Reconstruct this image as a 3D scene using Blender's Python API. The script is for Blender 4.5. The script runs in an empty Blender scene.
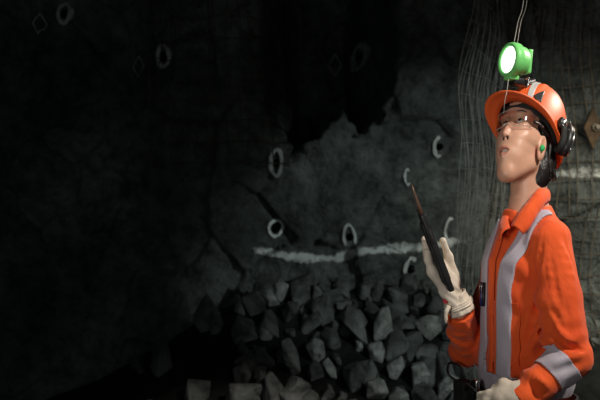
import bpy, bmesh, math, random
import numpy as np
from mathutils import Vector, Matrix, noise as mnoise
random.seed(7)
R = math.radians
SC = bpy.context.scene
COL = SC.collection

# ------------------------------------------------------------------ camera, world, lights, exposure
CAMY, CAMZ, FPX = -2.0833, 1.35, 833.333
cd = bpy.data.cameras.new('camera'); cam = bpy.data.objects.new('camera', cd); COL.objects.link(cam)
cam.location = (0, CAMY, CAMZ); cam.rotation_euler = (R(90), 0, 0)
cd.sensor_width = 36; cd.lens = 50; cd.clip_start = .05
cd.dof.use_dof = True; cd.dof.focus_distance = 2.03; cd.dof.aperture_fstop = 5.6
SC.camera = cam
SC.view_settings.view_transform = 'Standard'; SC.view_settings.look = 'None'
SC.view_settings.exposure = 0.0; SC.view_settings.gamma = 1.0
SC.view_settings.use_curve_mapping = False

wd = bpy.data.worlds.new('World'); SC.world = wd; wd.use_nodes = True
wd.node_tree.nodes['Background'].inputs[0].default_value = (.9, 1.0, .98, 1)
wd.node_tree.nodes['Background'].inputs[1].default_value = .115

def aim(o, tgt):
    o.rotation_euler = (Vector(tgt) - o.location).to_track_quat('-Z', 'Y').to_euler()
def light(name, typ, loc, tgt, power, col, size=.3, spot=60, blend=.5):
    l = bpy.data.lights.new(name, typ); o = bpy.data.objects.new(name, l); COL.objects.link(o)
    o.location = loc; aim(o, tgt); l.energy = power; l.color = col
    if typ == 'AREA':
        l.shape = 'DISK'; l.size = size; l.spread = R(spot)
    else:
        l.shadow_soft_size = size
    if typ == 'SPOT':
        l.spot_size = R(spot); l.spot_blend = blend
    return o
light('key_light', 'SPOT', (1.45, -1.1, 2.85), (.59, 0, 1.32), 170, (1, .92, .82), .10, 28, .4)
light('front_light', 'SPOT', (-.8, -1.9, 1.35), (.52, 0, 1.42), 62, (1, .93, .86), .3, 36, .9)
light('rim_light', 'SPOT', (1.9, .75, 2.3), (.60, 0, 1.40), 80, (1, .90, .78), .12, 34, .6)
light('wall_light', 'SPOT', (1.9, -.6, 2.2), (.92, 2.4, .88), 74, (.88, 1, .96), .10, 45, .5)
light('wall_side_light', 'SPOT', (1.3, .7, 1.9), (1.75, 2.0, 1.15), 60, (1, .88, .66), .2, 80, .9)

# ------------------------------------------------------------------ helpers
def W(px, py, Y):                       # world point seen at this pixel at depth Y
    s = FPX / (Y - CAMY)
    return Vector(((px-300)/s, Y, CAMZ + (200-py)/s))

def tag(o, label=None, cat=None, group=None, kind=None):
    if label: o['label'] = label
    if cat: o['category'] = cat
    if group: o['group'] = group
    if kind: o['kind'] = kind
    return o

def link_mesh(name, me, mat, parent=None, smooth=True):
    o = bpy.data.objects.new(name, me); COL.objects.link(o)
    for m in (mat if isinstance(mat, (list, tuple)) else [mat]): me.materials.append(m)
    if smooth: me.polygons.foreach_set('use_smooth', [True]*len(me.polygons))
    if parent is not None:
        o.parent = parent
        o.matrix_parent_inverse = abs_mat(parent).inverted()
    return o
def abs_mat(o):
    m = Matrix.LocRotScale(o.location, o.rotation_euler, o.scale)
    if o.parent: return abs_mat(o.parent) @ o.matrix_parent_inverse @ m
    return m
def from_data(name, V, F, mat, parent=None, smooth=True):
    me = bpy.data.meshes.new(name)
    V = np.asarray(V, dtype=float).reshape(-1, 3)
    me.from_pydata([tuple(v) for v in V.tolist()], [], [tuple(f) for f in (F.tolist() if isinstance(F, np.ndarray) else F)])
    me.update()
    return link_mesh(name, me, mat, parent, smooth)
def from_bm(name, bm, mat, parent=None, smooth=True):
    bmesh.ops.recalc_face_normals(bm, faces=bm.faces)
    me = bpy.data.meshes.new(name); bm.to_mesh(me); bm.free()
    return link_mesh(name, me, mat, parent, smooth)
def empty(name, loc, parent=None):
    o = bpy.data.objects.new(name, None); COL.objects.link(o); o.location = loc; o.empty_display_size = .05
    if parent is not None:
        o.parent = parent; o.matrix_parent_inverse = abs_mat(parent).inverted()
    return o

def catmull(pts, n=6):
    P = [Vector(p) for p in pts]
    if len(P) < 3: return P
    P = [P[0]*2-P[1]] + P + [P[-1]*2-P[-2]]
    out = []
    for i in range(1, len(P)-2):
        for k in range(n):
            t = k/n
            a, b, c, d = P[i-1], P[i], P[i+1], P[i+2]
            out.append(.5*((2*b)+(c-a)*t+(2*a-5*b+4*c-d)*t*t+(3*b-a-3*c+d)*t**3))
    out.append(P[-2]); return out
def tube_data(pts, r, seg=8, V=None, F=None, cap=True):
    V = [] if V is None else V; F = [] if F is None else F
    pts = [Vector(p) for p in pts]; n = len(pts)
    rr = r if hasattr(r, '__len__') else [r]*n
    up = Vector((.13, .71, .69)).normalized()
    base = len(V)
    for i, p in enumerate(pts):
        d = (pts[min(i+1, n-1)] - pts[max(i-1, 0)]).normalized()
        s = d.cross(up)
        if s.length < 1e-3: s = d.cross(Vector((1, 0, 0)))
        s.normalize(); u = s.cross(d); up = u
        for k in range(seg):
            a = 2*math.pi*k/seg
            V.append(p + rr[i]*(math.cos(a)*s + math.sin(a)*u))
    for i in range(n-1):
        for k in range(seg):
            a = base+i*seg+k; b = base+i*seg+(k+1) % seg
            F.append((a, b, b+seg, a+seg))
    if cap:
        F.append(tuple(base+k for k in range(seg))[::-1]); F.append(tuple(base+(n-1)*seg+k for k in range(seg)))
    return V, F
def tube(name, pts, r, mat, parent=None, seg=8):
    V, F = tube_data(pts, r, seg); return from_data(name, V, F, mat, parent)

# ------------------------------------------------------------------ materials
def nd(nt, typ, **kw):
    n = nt.nodes.new(typ)
    for k, v in kw.items():
        if k.startswith('i_'): n.inputs[k[2:].replace('_', ' ')].default_value = v
        else: setattr(n, k, v)
    return n
def base_mat(name, col=(.5, .5, .5), rough=.6, metal=0., spec=.5):
    m = bpy.data.materials.new(name); m.use_nodes = True
    b = m.node_tree.nodes['Principled BSDF']
    b.inputs['Base Color'].default_value = (*col, 1); b.inputs['Roughness'].default_value = rough
    b.inputs['Metallic'].default_value = metal; b.inputs['Specular IOR Level'].default_value = spec
    return m, m.node_tree, b
def ramp(nt, fac, stops):
    r = nd(nt, 'ShaderNodeValToRGB'); e = r.color_ramp.elements
    while len(e) < len(stops): e.new(.5)
    for k, (p, c) in enumerate(stops): e[k].position = p; e[k].color = (*c, 1)
    nt.links.new(fac, r.inputs[0]); return r.outputs[0]
def noisy(name, c1, c2, scale=8, rough=.7, bump=.3, bscale=40, dist=.004, metal=0., detail=6, spec=.4, stretch=(1, 1, 1), p=(.35, .65)):
    m, nt, b = base_mat(name, c1, rough, metal, spec)
    tc = nd(nt, 'ShaderNodeTexCoord'); mp = nd(nt, 'ShaderNodeMapping'); mp.inputs['Scale'].default_value = stretch
    nt.links.new(tc.outputs['Object'], mp.inputs[0])
    n = nd(nt, 'ShaderNodeTexNoise', i_Scale=scale, i_Detail=detail); nt.links.new(mp.outputs[0], n.inputs[0])
    nt.links.new(ramp(nt, n.outputs[0], [(p[0], c1), (p[1], c2)]), b.inputs['Base Color'])
    if bump:
        n2 = nd(nt, 'ShaderNodeTexNoise', i_Scale=bscale, i_Detail=detail); nt.links.new(mp.outputs[0], n2.inputs[0])
        bp = nd(nt, 'ShaderNodeBump', i_Strength=bump, i_Distance=dist)
        nt.links.new(n2.outputs[0], bp.inputs['Height']); nt.links.new(bp.outputs[0], b.inputs['Normal'])
    return m

def rock_mat(name, c1, c2, c3):
    m, nt, b = base_mat(name, c1, .8, 0, .3)
    tc = nd(nt, 'ShaderNodeTexCoord')
    n = nd(nt, 'ShaderNodeTexNoise', i_Scale=1.6, i_Detail=8, i_Roughness=.62); nt.links.new(tc.outputs['Object'], n.inputs[0])
    col = ramp(nt, n.outputs[0], [(.36, c1), (.5, c2), (.66, c3)])
    n3 = nd(nt, 'ShaderNodeTexNoise', i_Scale=13, i_Detail=6, i_Roughness=.7); nt.links.new(tc.outputs['Object'], n3.inputs[0])
    mx = nd(nt, 'ShaderNodeMix', data_type='RGBA', blend_type='MULTIPLY'); mx.inputs[0].default_value = .7
    nt.links.new(col, mx.inputs['A'])
    nt.links.new(ramp(nt, n3.outputs[0], [(.36, (.16, .16, .16)), (.58, (1, 1, 1))]), mx.inputs['B'])
    nt.links.new(mx.outputs['Result'], b.inputs['Base Color'])
    v = nd(nt, 'ShaderNodeTexVoronoi', feature='DISTANCE_TO_EDGE', i_Scale=4.0); nt.links.new(tc.outputs['Object'], v.inputs[0])
    n2 = nd(nt, 'ShaderNodeTexNoise', i_Scale=18, i_Detail=9, i_Roughness=.65); nt.links.new(tc.outputs['Object'], n2.inputs[0])
    ad = nd(nt, 'ShaderNodeMath', operation='MULTIPLY_ADD'); ad.inputs[1].default_value = .4
    nt.links.new(v.outputs['Distance'], ad.inputs[0]); nt.links.new(n2.outputs[0], ad.inputs[2])
    bp = nd(nt, 'ShaderNodeBump', i_Strength=1., i_Distance=.05)
    nt.links.new(ad.outputs[0], bp.inputs['Height']); nt.links.new(bp.outputs[0], b.inputs['Normal'])
    return m

def cloth_mat(name, col, col2, weave=900, rough=.8, fold=.35):
    m, nt, b = base_mat(name, col, rough, 0, .25)
    b.inputs['Sheen Weight'].default_value = .15
    tc = nd(nt, 'ShaderNodeTexCoord')
    n = nd(nt, 'ShaderNodeTexNoise', i_Scale=9, i_Detail=5); nt.links.new(tc.outputs['Object'], n.inputs[0])
    nt.links.new(ramp(nt, n.outputs[0], [(.3, col2), (.6, col)]), b.inputs['Base Color'])
    mp = nd(nt, 'ShaderNodeMapping'); mp.inputs['Scale'].default_value = (1, 1, .35); nt.links.new(tc.outputs['Object'], mp.inputs[0])
    f = nd(nt, 'ShaderNodeTexNoise', i_Scale=22, i_Detail=3, i_Distortion=.8); nt.links.new(mp.outputs[0], f.inputs[0])
    w = nd(nt, 'ShaderNodeTexNoise', i_Scale=weave, i_Detail=1); nt.links.new(tc.outputs['Object'], w.inputs[0])
    b1 = nd(nt, 'ShaderNodeBump', i_Strength=fold, i_Distance=.022); nt.links.new(f.outputs[0], b1.inputs['Height'])
    b2 = nd(nt, 'ShaderNodeBump', i_Strength=.25, i_Distance=.0006); nt.links.new(w.outputs[0], b2.inputs['Height'])
    nt.links.new(b1.outputs[0], b2.inputs['Normal']); nt.links.new(b2.outputs[0], b.inputs['Normal'])
    return m

M = {}
M['rock'] = rock_mat('rock_face', (.10, .115, .11), (.20, .225, .215), (.36, .39, .37))
M['rubble'] = rock_mat('rubble_rock', (.46, .49, .47), (.60, .63, .61), (.74, .76, .74))
M['rubble_dark'] = rock_mat('dark_rubble_rock', (.12, .13, .125), (.21, .225, .22), (.34, .36, .35))
M['gravel'] = rock_mat('shade_dark_gravel', (.012, .013, .012), (.025, .027, .026), (.045, .048, .045))  # near-black colour paints in the shadow between the rocks
M['orange'] = cloth_mat('orange_cloth', (.88, .118, .022), (.72, .080, .014))
M['silver'] = cloth_mat('silver_tape', (.50, .46, .53), (.42, .39, .46), 500, .5, .15)
M['seam'] = base_mat('dark_seam', (.28, .03, .008), .9)[0]
M['glove'] = noisy('cream_leather', (.62, .54, .44), (.76, .69, .58), 14, .8, .5, 60, .004)
M['glove_cuff'] = noisy('cream_knit', (.66, .58, .48), (.8, .72, .6), 30, .9, .6, 160, .003)
M['black'] = noisy('black_plastic', (.012, .012, .013), (.022, .022, .024), 20, .38, .1, 200, .001)
M['black_soft'] = noisy('black_foam', (.012, .013, .013), (.025, .027, .026), 40, .8, .3, 200, .002)
M['helmet'] = noisy('orange_plastic', (.90, .15, .035), (.82, .11, .022), 5, .45, .05, 60, .001, spec=.5)
M['tape_grey'] = noisy('grey_tape', (.52, .5, .5), (.62, .6, .6), 20, .45, .1, 300, .001)
M['chrome'] = noisy('chrome_metal', (.75, .75, .75), (.6, .6, .6), 20, .22, .05, 80, .001, metal=1.)
M['steel'] = noisy('dull_wire', (.10, .085, .065), (.20, .17, .13), 30, .55, .2, 90, .001, metal=.4)
M['steel_pale'] = noisy('pale_wire', (.40, .38, .34), (.55, .53, .48), 30, .5, .2, 90, .001, metal=.3)
M['steel_dull'] = noisy('grey_wire', (.22, .21, .19), (.36, .35, .32), 30, .5, .2, 90, .001, metal=.3)
M['rust'] = noisy('rusty_plate', (.05, .032, .02), (.12, .075, .04), 30, .8, .4, 90, .003)
M['green'] = noisy('green_plastic', (.16, .62, .16), (.22, .74, .22), 10, .4, .05, 80, .001)
M['green_plug'] = base_mat('green_foam', (.02, .45, .12), .6)[0]
M['red'] = base_mat('dark_red_label', (.3, .01, .015), .6)[0]
M['blue'] = base_mat('dark_blue_plastic', (.015, .015, .12), .35)[0]
M['teeth'] = base_mat('teeth', (.75, .7, .6), .3)[0]
M['eye_white'] = base_mat('eye_white', (.62, .58, .54), .2)[0]
M['iris'] = base_mat('dark_iris', (.02, .012, .008), .12)[0]
m, nt, b = base_mat('hole', (.004, .004, .004), 1, 0, 0); M['hole'] = m
def skin_mat(name, c1, c2):
    m, nt, b = base_mat(name, c1, .42, 0, .45)
    tc = nd(nt, 'ShaderNodeTexCoord'); n = nd(nt, 'ShaderNodeTexNoise', i_Scale=18, i_Detail=4)
    nt.links.new(tc.outputs['Object'], n.inputs[0])
    nt.links.new(ramp(nt, n.outputs[0], [(.3, c2), (.65, c1)]), b.inputs['Base Color'])
    b.inputs['Subsurface Weight'].default_value = .25; b.inputs['Subsurface Radius'].default_value = (.012, .005, .003)
    b.inputs['Subsurface Scale'].default_value = 1.0
    n2 = nd(nt, 'ShaderNodeTexNoise', i_Scale=350, i_Detail=2); nt.links.new(tc.outputs['Object'], n2.inputs[0])
    bp = nd(nt, 'ShaderNodeBump', i_Strength=.12, i_Distance=.001); nt.links.new(n2.outputs[0], bp.inputs['Height'])
    nt.links.new(bp.outputs[0], b.inputs['Normal'])
    return m
M['skin'] = skin_mat('skin', (.70, .405, .285), (.60, .32, .215))
M['lip'] = skin_mat('lips', (.55, .24, .18), (.48, .20, .15))
M['mouth'] = base_mat('mouth_inside_nostril_shade', (.05, .012, .01), .6)[0]  # also colours the nostrils dark for the shade inside
M['brow'] = base_mat('eyebrow_hair', (.025, .016, .012), .8)[0]
def hair_mat():
    m, nt, b = base_mat('black_hair', (.012, .009, .008), .36, 0, .5)
    tc = nd(nt, 'ShaderNodeTexCoord'); mp = nd(nt, 'ShaderNodeMapping'); mp.inputs['Scale'].default_value = (260, 260, 14)
    nt.links.new(tc.outputs['Object'], mp.inputs[0])
    n = nd(nt, 'ShaderNodeTexNoise', i_Scale=1, i_Detail=3); nt.links.new(mp.outputs[0], n.inputs[0])
    bp = nd(nt, 'ShaderNodeBump', i_Strength=.8, i_Distance=.003); nt.links.new(n.outputs[0], bp.inputs['Height'])
    nt.links.new(bp.outputs[0], b.inputs['Normal']); return m
M['hair'] = hair_mat()
def glass_mat():
    m = bpy.data.materials.new('clear_lens'); m.use_nodes = True; nt = m.node_tree; nt.nodes.clear()
    o = nd(nt, 'ShaderNodeOutputMaterial'); mx = nd(nt, 'ShaderNodeMixShader'); t = nd(nt, 'ShaderNodeBsdfTransparent')
    g = nd(nt, 'ShaderNodeBsdfGlossy', i_Roughness=.08); f = nd(nt, 'ShaderNodeFresnel', i_IOR=1.5)
    t.inputs[0].default_value = (.985, .99, .985, 1)
    fm = nd(nt, 'ShaderNodeMath', operation='MULTIPLY'); fm.inputs[1].default_value = .35
    nt.links.new(f.outputs[0], fm.inputs[0]); nt.links.new(fm.outputs[0], mx.inputs[0]); nt.links.new(t.outputs[0], mx.inputs[1]); nt.links.new(g.outputs[0], mx.inputs[2])
    nt.links.new(mx.outputs[0], o.inputs[0]); return m
M['lens'] = glass_mat()
def emit_mat():
    m, nt, b = base_mat('lit_lamp_lens', (.8, 1, .8), .3)
    tc = nd(nt, 'ShaderNodeTexCoord'); v = nd(nt, 'ShaderNodeTexVoronoi', i_Scale=60)
    nt.links.new(tc.outputs['Object'], v.inputs[0])
    c = ramp(nt, v.outputs['Distance'], [(.0, (1, 1, 1)), (.9, (.72, 1, .66))])
    nt.links.new(c, b.inputs['Emission Color']); b.inputs['Emission Strength'].default_value = 3.2
    return m
M['lamp_on'] = emit_mat()
def paint_mat(name, col, thr, sc=26):
    m = bpy.data.materials.new(name); m.use_nodes = True; nt = m.node_tree
    b = nt.nodes['Principled BSDF']; b.inputs['Base Color'].default_value = (*col, 1); b.inputs['Roughness'].default_value = .85
    o = nt.nodes['Material Output']
    tc = nd(nt, 'ShaderNodeTexCoord'); n = nd(nt, 'ShaderNodeTexNoise', i_Scale=sc, i_Detail=5, i_Roughness=.65)
    nt.links.new(tc.outputs['Object'], n.inputs[0])
    at = nd(nt, 'ShaderNodeAttribute', attribute_name='cover')
    ad = nd(nt, 'ShaderNodeMath', operation='MULTIPLY'); nt.links.new(n.outputs[0], ad.inputs[0]); nt.links.new(at.outputs['Fac'], ad.inputs[1])
    mr = nd(nt, 'ShaderNodeMapRange'); mr.inputs[1].default_value = thr; mr.inputs[2].default_value = thr+.22
    nt.links.new(ad.outputs[0], mr.inputs[0])
    t = nd(nt, 'ShaderNodeBsdfTransparent'); mx = nd(nt, 'ShaderNodeMixShader')
    nt.links.new(mr.outputs[0], mx.inputs[0]); nt.links.new(t.outputs[0], mx.inputs[1]); nt.links.new(b.outputs[0], mx.inputs[2])
    nt.links.new(mx.outputs[0], o.inputs[0]); return m
M['paint'] = paint_mat('white_spray_paint', (.85, .9, .88), .20)
M['paint_thin'] = paint_mat('thin_white_spray_paint', (.8, .85, .83), .14, 14)

# ------------------------------------------------------------------ rock wall (numpy height field)
rng = np.random.default_rng(11)
def vnoise2(x, z, f, seed):
    r = np.random.default_rng(seed); T = r.random((64, 64))
    x = x*f+17.3; z = z*f+9.1
    xi = np.floor(x).astype(int); zi = np.floor(z).astype(int); u = x-xi; v = z-zi
    u = u*u*(3-2*u); v = v*v*(3-2*v)
    g = lambda a, b: T[a % 64, b % 64]
    return (g(xi, zi)*(1-u)+g(xi+1, zi)*u)*(1-v)+(g(xi, zi+1)*(1-u)+g(xi+1, zi+1)*u)*v-.5
NS = 420
seeds = np.stack([rng.uniform(-4.6, 4.2, NS), rng.uniform(-.3, 3.6, NS)], 1)
sg = rng.normal(0, .20, (NS, 2)); so = rng.normal(0, .012, NS)
def sm(a, b, x):
    t = np.clip((x-a)/(b-a), 0, 1); return t*t*(3-2*t)
def wall_raw(x, z):
    x = np.asarray(x, float); z = np.asarray(z, float)
    xs = x+.10*vnoise2(x, z, 3, 1); zs = z+.10*vnoise2(x, z, 3, 2)
    best = np.full(x.shape, 1e9); sec = np.full(x.shape, 1e9); h = np.zeros(x.shape)
    for i in range(NS):
        dx = xs-seeds[i, 0]; dz = (zs-seeds[i, 1])*.75
        d = dx*dx+dz*dz
        c = d < best
        sec = np.where(c, best, np.minimum(sec, d))
        h = np.where(c, so[i]+sg[i, 0]*dx+sg[i, 1]*dz, h); best = np.where(c, d, best)
    gap = np.sqrt(sec)-np.sqrt(best)
    y = 2.42 + h + .010*np.exp(-gap/.02) + .22*vnoise2(x, z, .8, 3)+.10*vnoise2(x, z, 2.2, 4)+.06*vnoise2(x, z, 6, 5)+.025*vnoise2(x, z, 13, 6)
    # dark recess opening at the top centre, its ragged lower lip
    lip = 1.72+.28*vnoise2(x, z*0, 3, 8)+.22*vnoise2(x, z*0, 8, 9)+.12*vnoise2(x, z, 20, 10)
    y = y + 1.5*sm(-.20, .02, x+.1*vnoise2(x, z, 3, 12))*sm(.56, .32, x+.12*vnoise2(x, z, 3, 13))*sm(lip, lip+.16, z)
    y = y - .45*sm(1.15, 1.9, x)                     # the face comes forward at the right
    y = y + .25*sm(-.4, -1.2, x)
    y = y - .35*sm(.9, .0, z)                        # and at its foot
    return y
WX = np.concatenate([np.linspace(-4.4, -2, 81)[:-1], np.linspace(-2, 2.4, 401), np.linspace(2.4, 3.6, 41)[1:]]); WZ = np.linspace(-.1, 3.4, 260)
GX, GZ = np.meshgrid(WX, WZ, indexing='ij'); GY = wall_raw(GX, GZ)
def wall_y(x, z):
    x = np.asarray(x, float); z = np.asarray(z, float)
    a = np.clip(np.interp(x, WX, np.arange(len(WX))), 0, len(WX)-1.001); c = np.clip((z-WZ[0])/(WZ[1]-WZ[0]), 0, len(WZ)-1.001)
    i = a.astype(int); j = c.astype(int); u = a-i; v = c-j
    return (GY[i, j]*(1-u)+GY[i+1, j]*u)*(1-v)+(GY[i, j+1]*(1-u)+GY[i+1, j+1]*u)*v
def grid_faces(nx, nz, off=0):
    i = np.arange(nx-1)[:, None]*nz; j = np.arange(nz-1)[None, :]
    a = (i+j+off).ravel(); return np.stack([a, a+nz, a+nz+1, a+1], 1)
def on_wall(px, py, off=0.):
    Y = 2.4
    for _ in range(25):
        p = W(px, py, Y); Y = .5*Y+.5*float(wall_y(np.array([p.x]), np.array([p.z]))[0])
    p = W(px, py, Y-off); return p

def struct(o): o['kind'] = 'structure'; return o
struct(from_data('wall_back', np.stack([GX, GY, GZ], -1).reshape(-1, 3), grid_faces(*GX.shape), M['rock']))
# floor, ceiling and side walls of the drive, all rough rock
def sheet(name, fn, nu, nv, mat, amp=.08):
    U, V = np.meshgrid(np.linspace(0, 1, nu), np.linspace(0, 1, nv), indexing='ij')
    P = np.array([fn(a, c) for a, c in zip(U.ravel(), V.ravel())])
    return struct(from_data(name, P, grid_faces(nu, nv), mat))
nz = lambda a, c, f=1.: mnoise.noise(Vector((a*f, c*f, 3.7)))
sheet('floor', lambda a, c: (-4.4+8*a, -4+7.2*c, .03*nz(a*8, c*7, 3)-.02*(c > .97)), 120, 100, M['gravel'])
sheet('ceiling', lambda a, c: (-4.4+8*a, -4+7.6*c, 3.3+.18*nz(a*8, c*7, .8)+.06*nz(a*8, c*7, 4)), 120, 100, M['rock'])
sheet('wall_left', lambda a, c: (-4.2+.2*nz(a*7, c*3, .9)+.05*nz(a*7, c*3, 4), -4+7.4*a, -.1+3.6*c), 90, 60, M['rock'])
sheet('wall_right', lambda a, c: (3.4+.2*nz(a*7, c*3+9, .9)+.05*nz(a*7, c*3+9, 4), -4+7.4*a, -.1+3.6*c), 90, 60, M['rock'])

# ------------------------------------------------------------------ spray paint marks on the face
def patch(name, P2, faces, cover, mat, off=.018):
    P2 = np.asarray(P2, float); y = wall_y(P2[:, 0], P2[:, 1])-off
    o = from_data(name, np.stack([P2[:, 0], y, P2[:, 1]], 1), faces, mat)
    at = o.data.attributes.new('cover', 'FLOAT', 'POINT'); at.data.foreach_set('value', np.asarray(cover, float))
    return o
def ring(px, py, w, h, thick, a0, a1, tilt, label, mat='paint', cov=1., hole=True, seed=0, group=None):
    """spray painted ring; w/h outer size in photo pixels at the face"""
    c = on_wall(px, py); s = FPX/(c.y-CAMY)
    rx, rz, th = w/2/s, h/2/s, thick/s
    n = 56; k = 7; P = []; cv = []
    rr = random.Random(seed)
    ph = [rr.uniform(0, 6.28) for _ in range(4)]
    full = abs(a1-a0) >= 359
    for i in range(n):
        t = i/(n-1); a = R(a0+(a1-a0)*t)
        wob = 1+.05*math.sin(2*a+ph[0])+.03*math.sin(3*a+ph[1])
        tw = th*1.25*(1+.15*math.sin(3*a+ph[2])+.10*math.sin(7*a+ph[3]))
        e = 1 if full else min(1, t*7, (1-t)*7)
        for j in range(k):
            q = j/(k-1)-.5
            x = (rx*wob - th/2 + q*tw)*math.cos(a); z = (rz*wob - th/2 + q*tw)*math.sin(a)
            ct, st = math.cos(R(tilt)), math.sin(R(tilt))
            P.append((c.x+x*ct-z*st, c.z+x*st+z*ct)); cv.append(cov*(1-abs(2*q)**2.2)*e)
    o = patch('painted_ring', P, grid_faces(n, k), cv, M[mat])
    tag(o, label, 'paint mark', group)
    if hole:
        V = []; F = []
        cc = on_wall(px, py)
        rh = min(rx, rz)*.55
        m_ = 14
        P = [(cc.x, cc.z)]+[(cc.x+rh*math.cos(2*math.pi*i/m_)*(1+.15*math.sin(3*i)), cc.z+rh*math.sin(2*math.pi*i/m_)) for i in range(m_)]
        P = np.array(P); y = wall_y(P[:, 0], P[:, 1])-.008
        h_ = from_data('drill_hole', np.stack([P[:, 0], y, P[:, 1]], 1), [(0, 1+i, 1+(i+1) % m_) for i in range(m_)], M['hole'], o)
    return o
G = 'spray painted rings on the rock face'
ring(276.5, 163, 15, 31, 4.5, -20, 340, 0, 'white spray painted oval ring on dark rock, directly above the small round ring', seed=1, cov=1.1, group=G)
ring(276, 228, 17, 19, 3.5, 0, 360, 0, 'small round white painted ring just above the painted line', cov=1.1, seed=2, group=G)
ring(349.5, 237, 14, 29, 3.5, -60, 235, 8, 'narrow white painted oval ring crossing down into the painted line', cov=1.1, seed=3, group=G)
ring(439, 147, 13, 23, 4, 60, 320, 0, 'white painted crescent beside the hanging wires, level with the face', cov=1.1, seed=4, group=G)
ring(407, 177, 7.5, 18, 3, 20, 345, 0, 'tiny white painted loop just above the radio antenna', cov=1.1, seed=5, hole=False, group=G)
ring(450, 232, 13, 29, 3.5, 50, 265, 0, 'white painted half ring between the radio and the hanging wires', cov=1.1, seed=6, hole=False, group=G)
ring(411, 269, 16, 27, 4.5, 40, 230, -14, 'pale white painted crescent left of the gloved hand', cov=1.1, seed=7, group=G)
ring(65, 14, 18, 26, 6, 0, 360, 0, 'faint painted ring in the dark top left corner', 'paint_thin', .62, seed=8, group=G)
ring(164, 57, 18, 28, 6, 0, 360, 0, 'faint painted ring high on the dark left side, right of a diamond', 'paint_thin', .66, seed=9, group=G)
ring(359, 57, 15, 28, 6, 0, 360, 0, 'faint painted ring inside the black recess at the top centre', 'paint_thin', .7, seed=10, group=G)
def diamond(px, py, w, h, label, cov=.62):
    c = on_wall(px, py); s = FPX/(c.y-CAMY)
    P = []; cv = []; cor = [(0, h/2), (w/2, 0), (0, -h/2), (-w/2, 0), (0, h/2)]
    for i in range(4):
        for j in range(8):
            t = j/8; x = cor[i][0]*(1-t)+cor[i+1][0]*t; z = cor[i][1]*(1-t)+cor[i+1][1]*t
            for q in (.90, 1., 1.10): P.append((c.x+x*q/s, c.z+z*q/s)); cv.append(cov*(1.3 if q == 1 else .6))
    for q in (.90, 1., 1.10): P.append((c.x, c.z+h/2*q/s)); cv.append(cov)
    return tag(patch('painted_diamond', P, grid_faces(33, 3), cv, M['paint_thin']), label, 'paint mark', 'diamond marks on the rock face')
diamond(40, 24, 12, 21, 'faint diamond outline in the dark top left corner')
diamond(139, 67, 13, 21, 'faint diamond outline left of a faint painted ring')
diamond(335, 66, 13, 22, 'faint diamond outline in the black recess at the top centre')
def paint_line(pts, half, label, cov, mat='paint'):
    pts = catmull([Vector((p[0], p[1], 0)) for p in pts], 12); n = len(pts); k = 9; P = []; cv = []
    for i, p in enumerate(pts):
        t = i/(n-1)
        for j in range(k):
            q = j/(k-1)*2-1
            hh = half*(1+.10*math.sin(i*.9)+.2*math.sin(i*.23+1)+.10*math.sin(i*1.7))
            w = on_wall(p.x, p.y+q*hh); P.append((w.x, w.z)); cv.append(cov*(1-abs(q)**1.6)*min(1, t*9, (1-t)*9))
    return tag(patch('painted_line', P, grid_faces(n, k), cv, M[mat], .020), label, 'paint mark')
paint_line([(240, 247), (262, 251), (290, 256), (310, 258), (335, 258), (352, 253), (375, 250), (400, 248), (425, 247), (452, 242), (485, 238)], 7.5,
           'long ragged white spray painted line across the rock face', .95)
paint_line([(535, 174), (555, 174), (575, 173), (600, 174), (630, 175)], 9, 'broad pale painted band on the rock beside the helmet', .72)

# ------------------------------------------------------------------ rubble
def mound_z(x, y):
    t = np.clip((y-.7)/1.45, 0, 1)
    h = .82*t**1.1*(1+.15*math.sin(x*2.3+1))
    h *= .25+.75*float(sm(-1.9, -.2, np.array(x)))
    return h-.03+.03*mnoise.noise(Vector((x*4, y*4, 0)))
nx_, ny_ = 110, 50
P = [(x, y, mound_z(x, y)) for x in np.linspace(-2.6, 2.4, nx_) for y in np.linspace(.55, 2.6, ny_)]
tag(from_data('rock_fines', P, grid_faces(nx_, ny_), M['gravel']), 'fine gravel slope under the broken rocks, coloured dark for the shade between them', 'gravel', kind='stuff')
def rock_bm(sx, sy, sz, seed, n=13, pts=None):
    rr = random.Random(seed); bm = bmesh.new()
    if pts is None:
        pts = []
        for i in range(n):
            v = Vector((rr.gauss(0, 1), rr.gauss(0, 1), rr.gauss(0, 1))).normalized()*rr.uniform(.8, 1.05)
            pts.append((v.x*sx, v.y*sy, v.z*sz))
    for p in pts: bm.verts.new(p)
    r = bmesh.ops.convex_hull(bm, input=bm.verts)
    bmesh.ops.delete(bm, geom=[v for v in bm.verts if not v.link_faces], context='VERTS')
    bmesh.ops.dissolve_limit(bm, angle_limit=R(9), verts=bm.verts, edges=bm.edges)
    bmesh.ops.bevel(bm, geom=list(bm.edges), offset=min(sx, sy, sz)*.09, segments=1, affect='EDGES', clamp_overlap=True)
    return bm
KEYS = []
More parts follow.
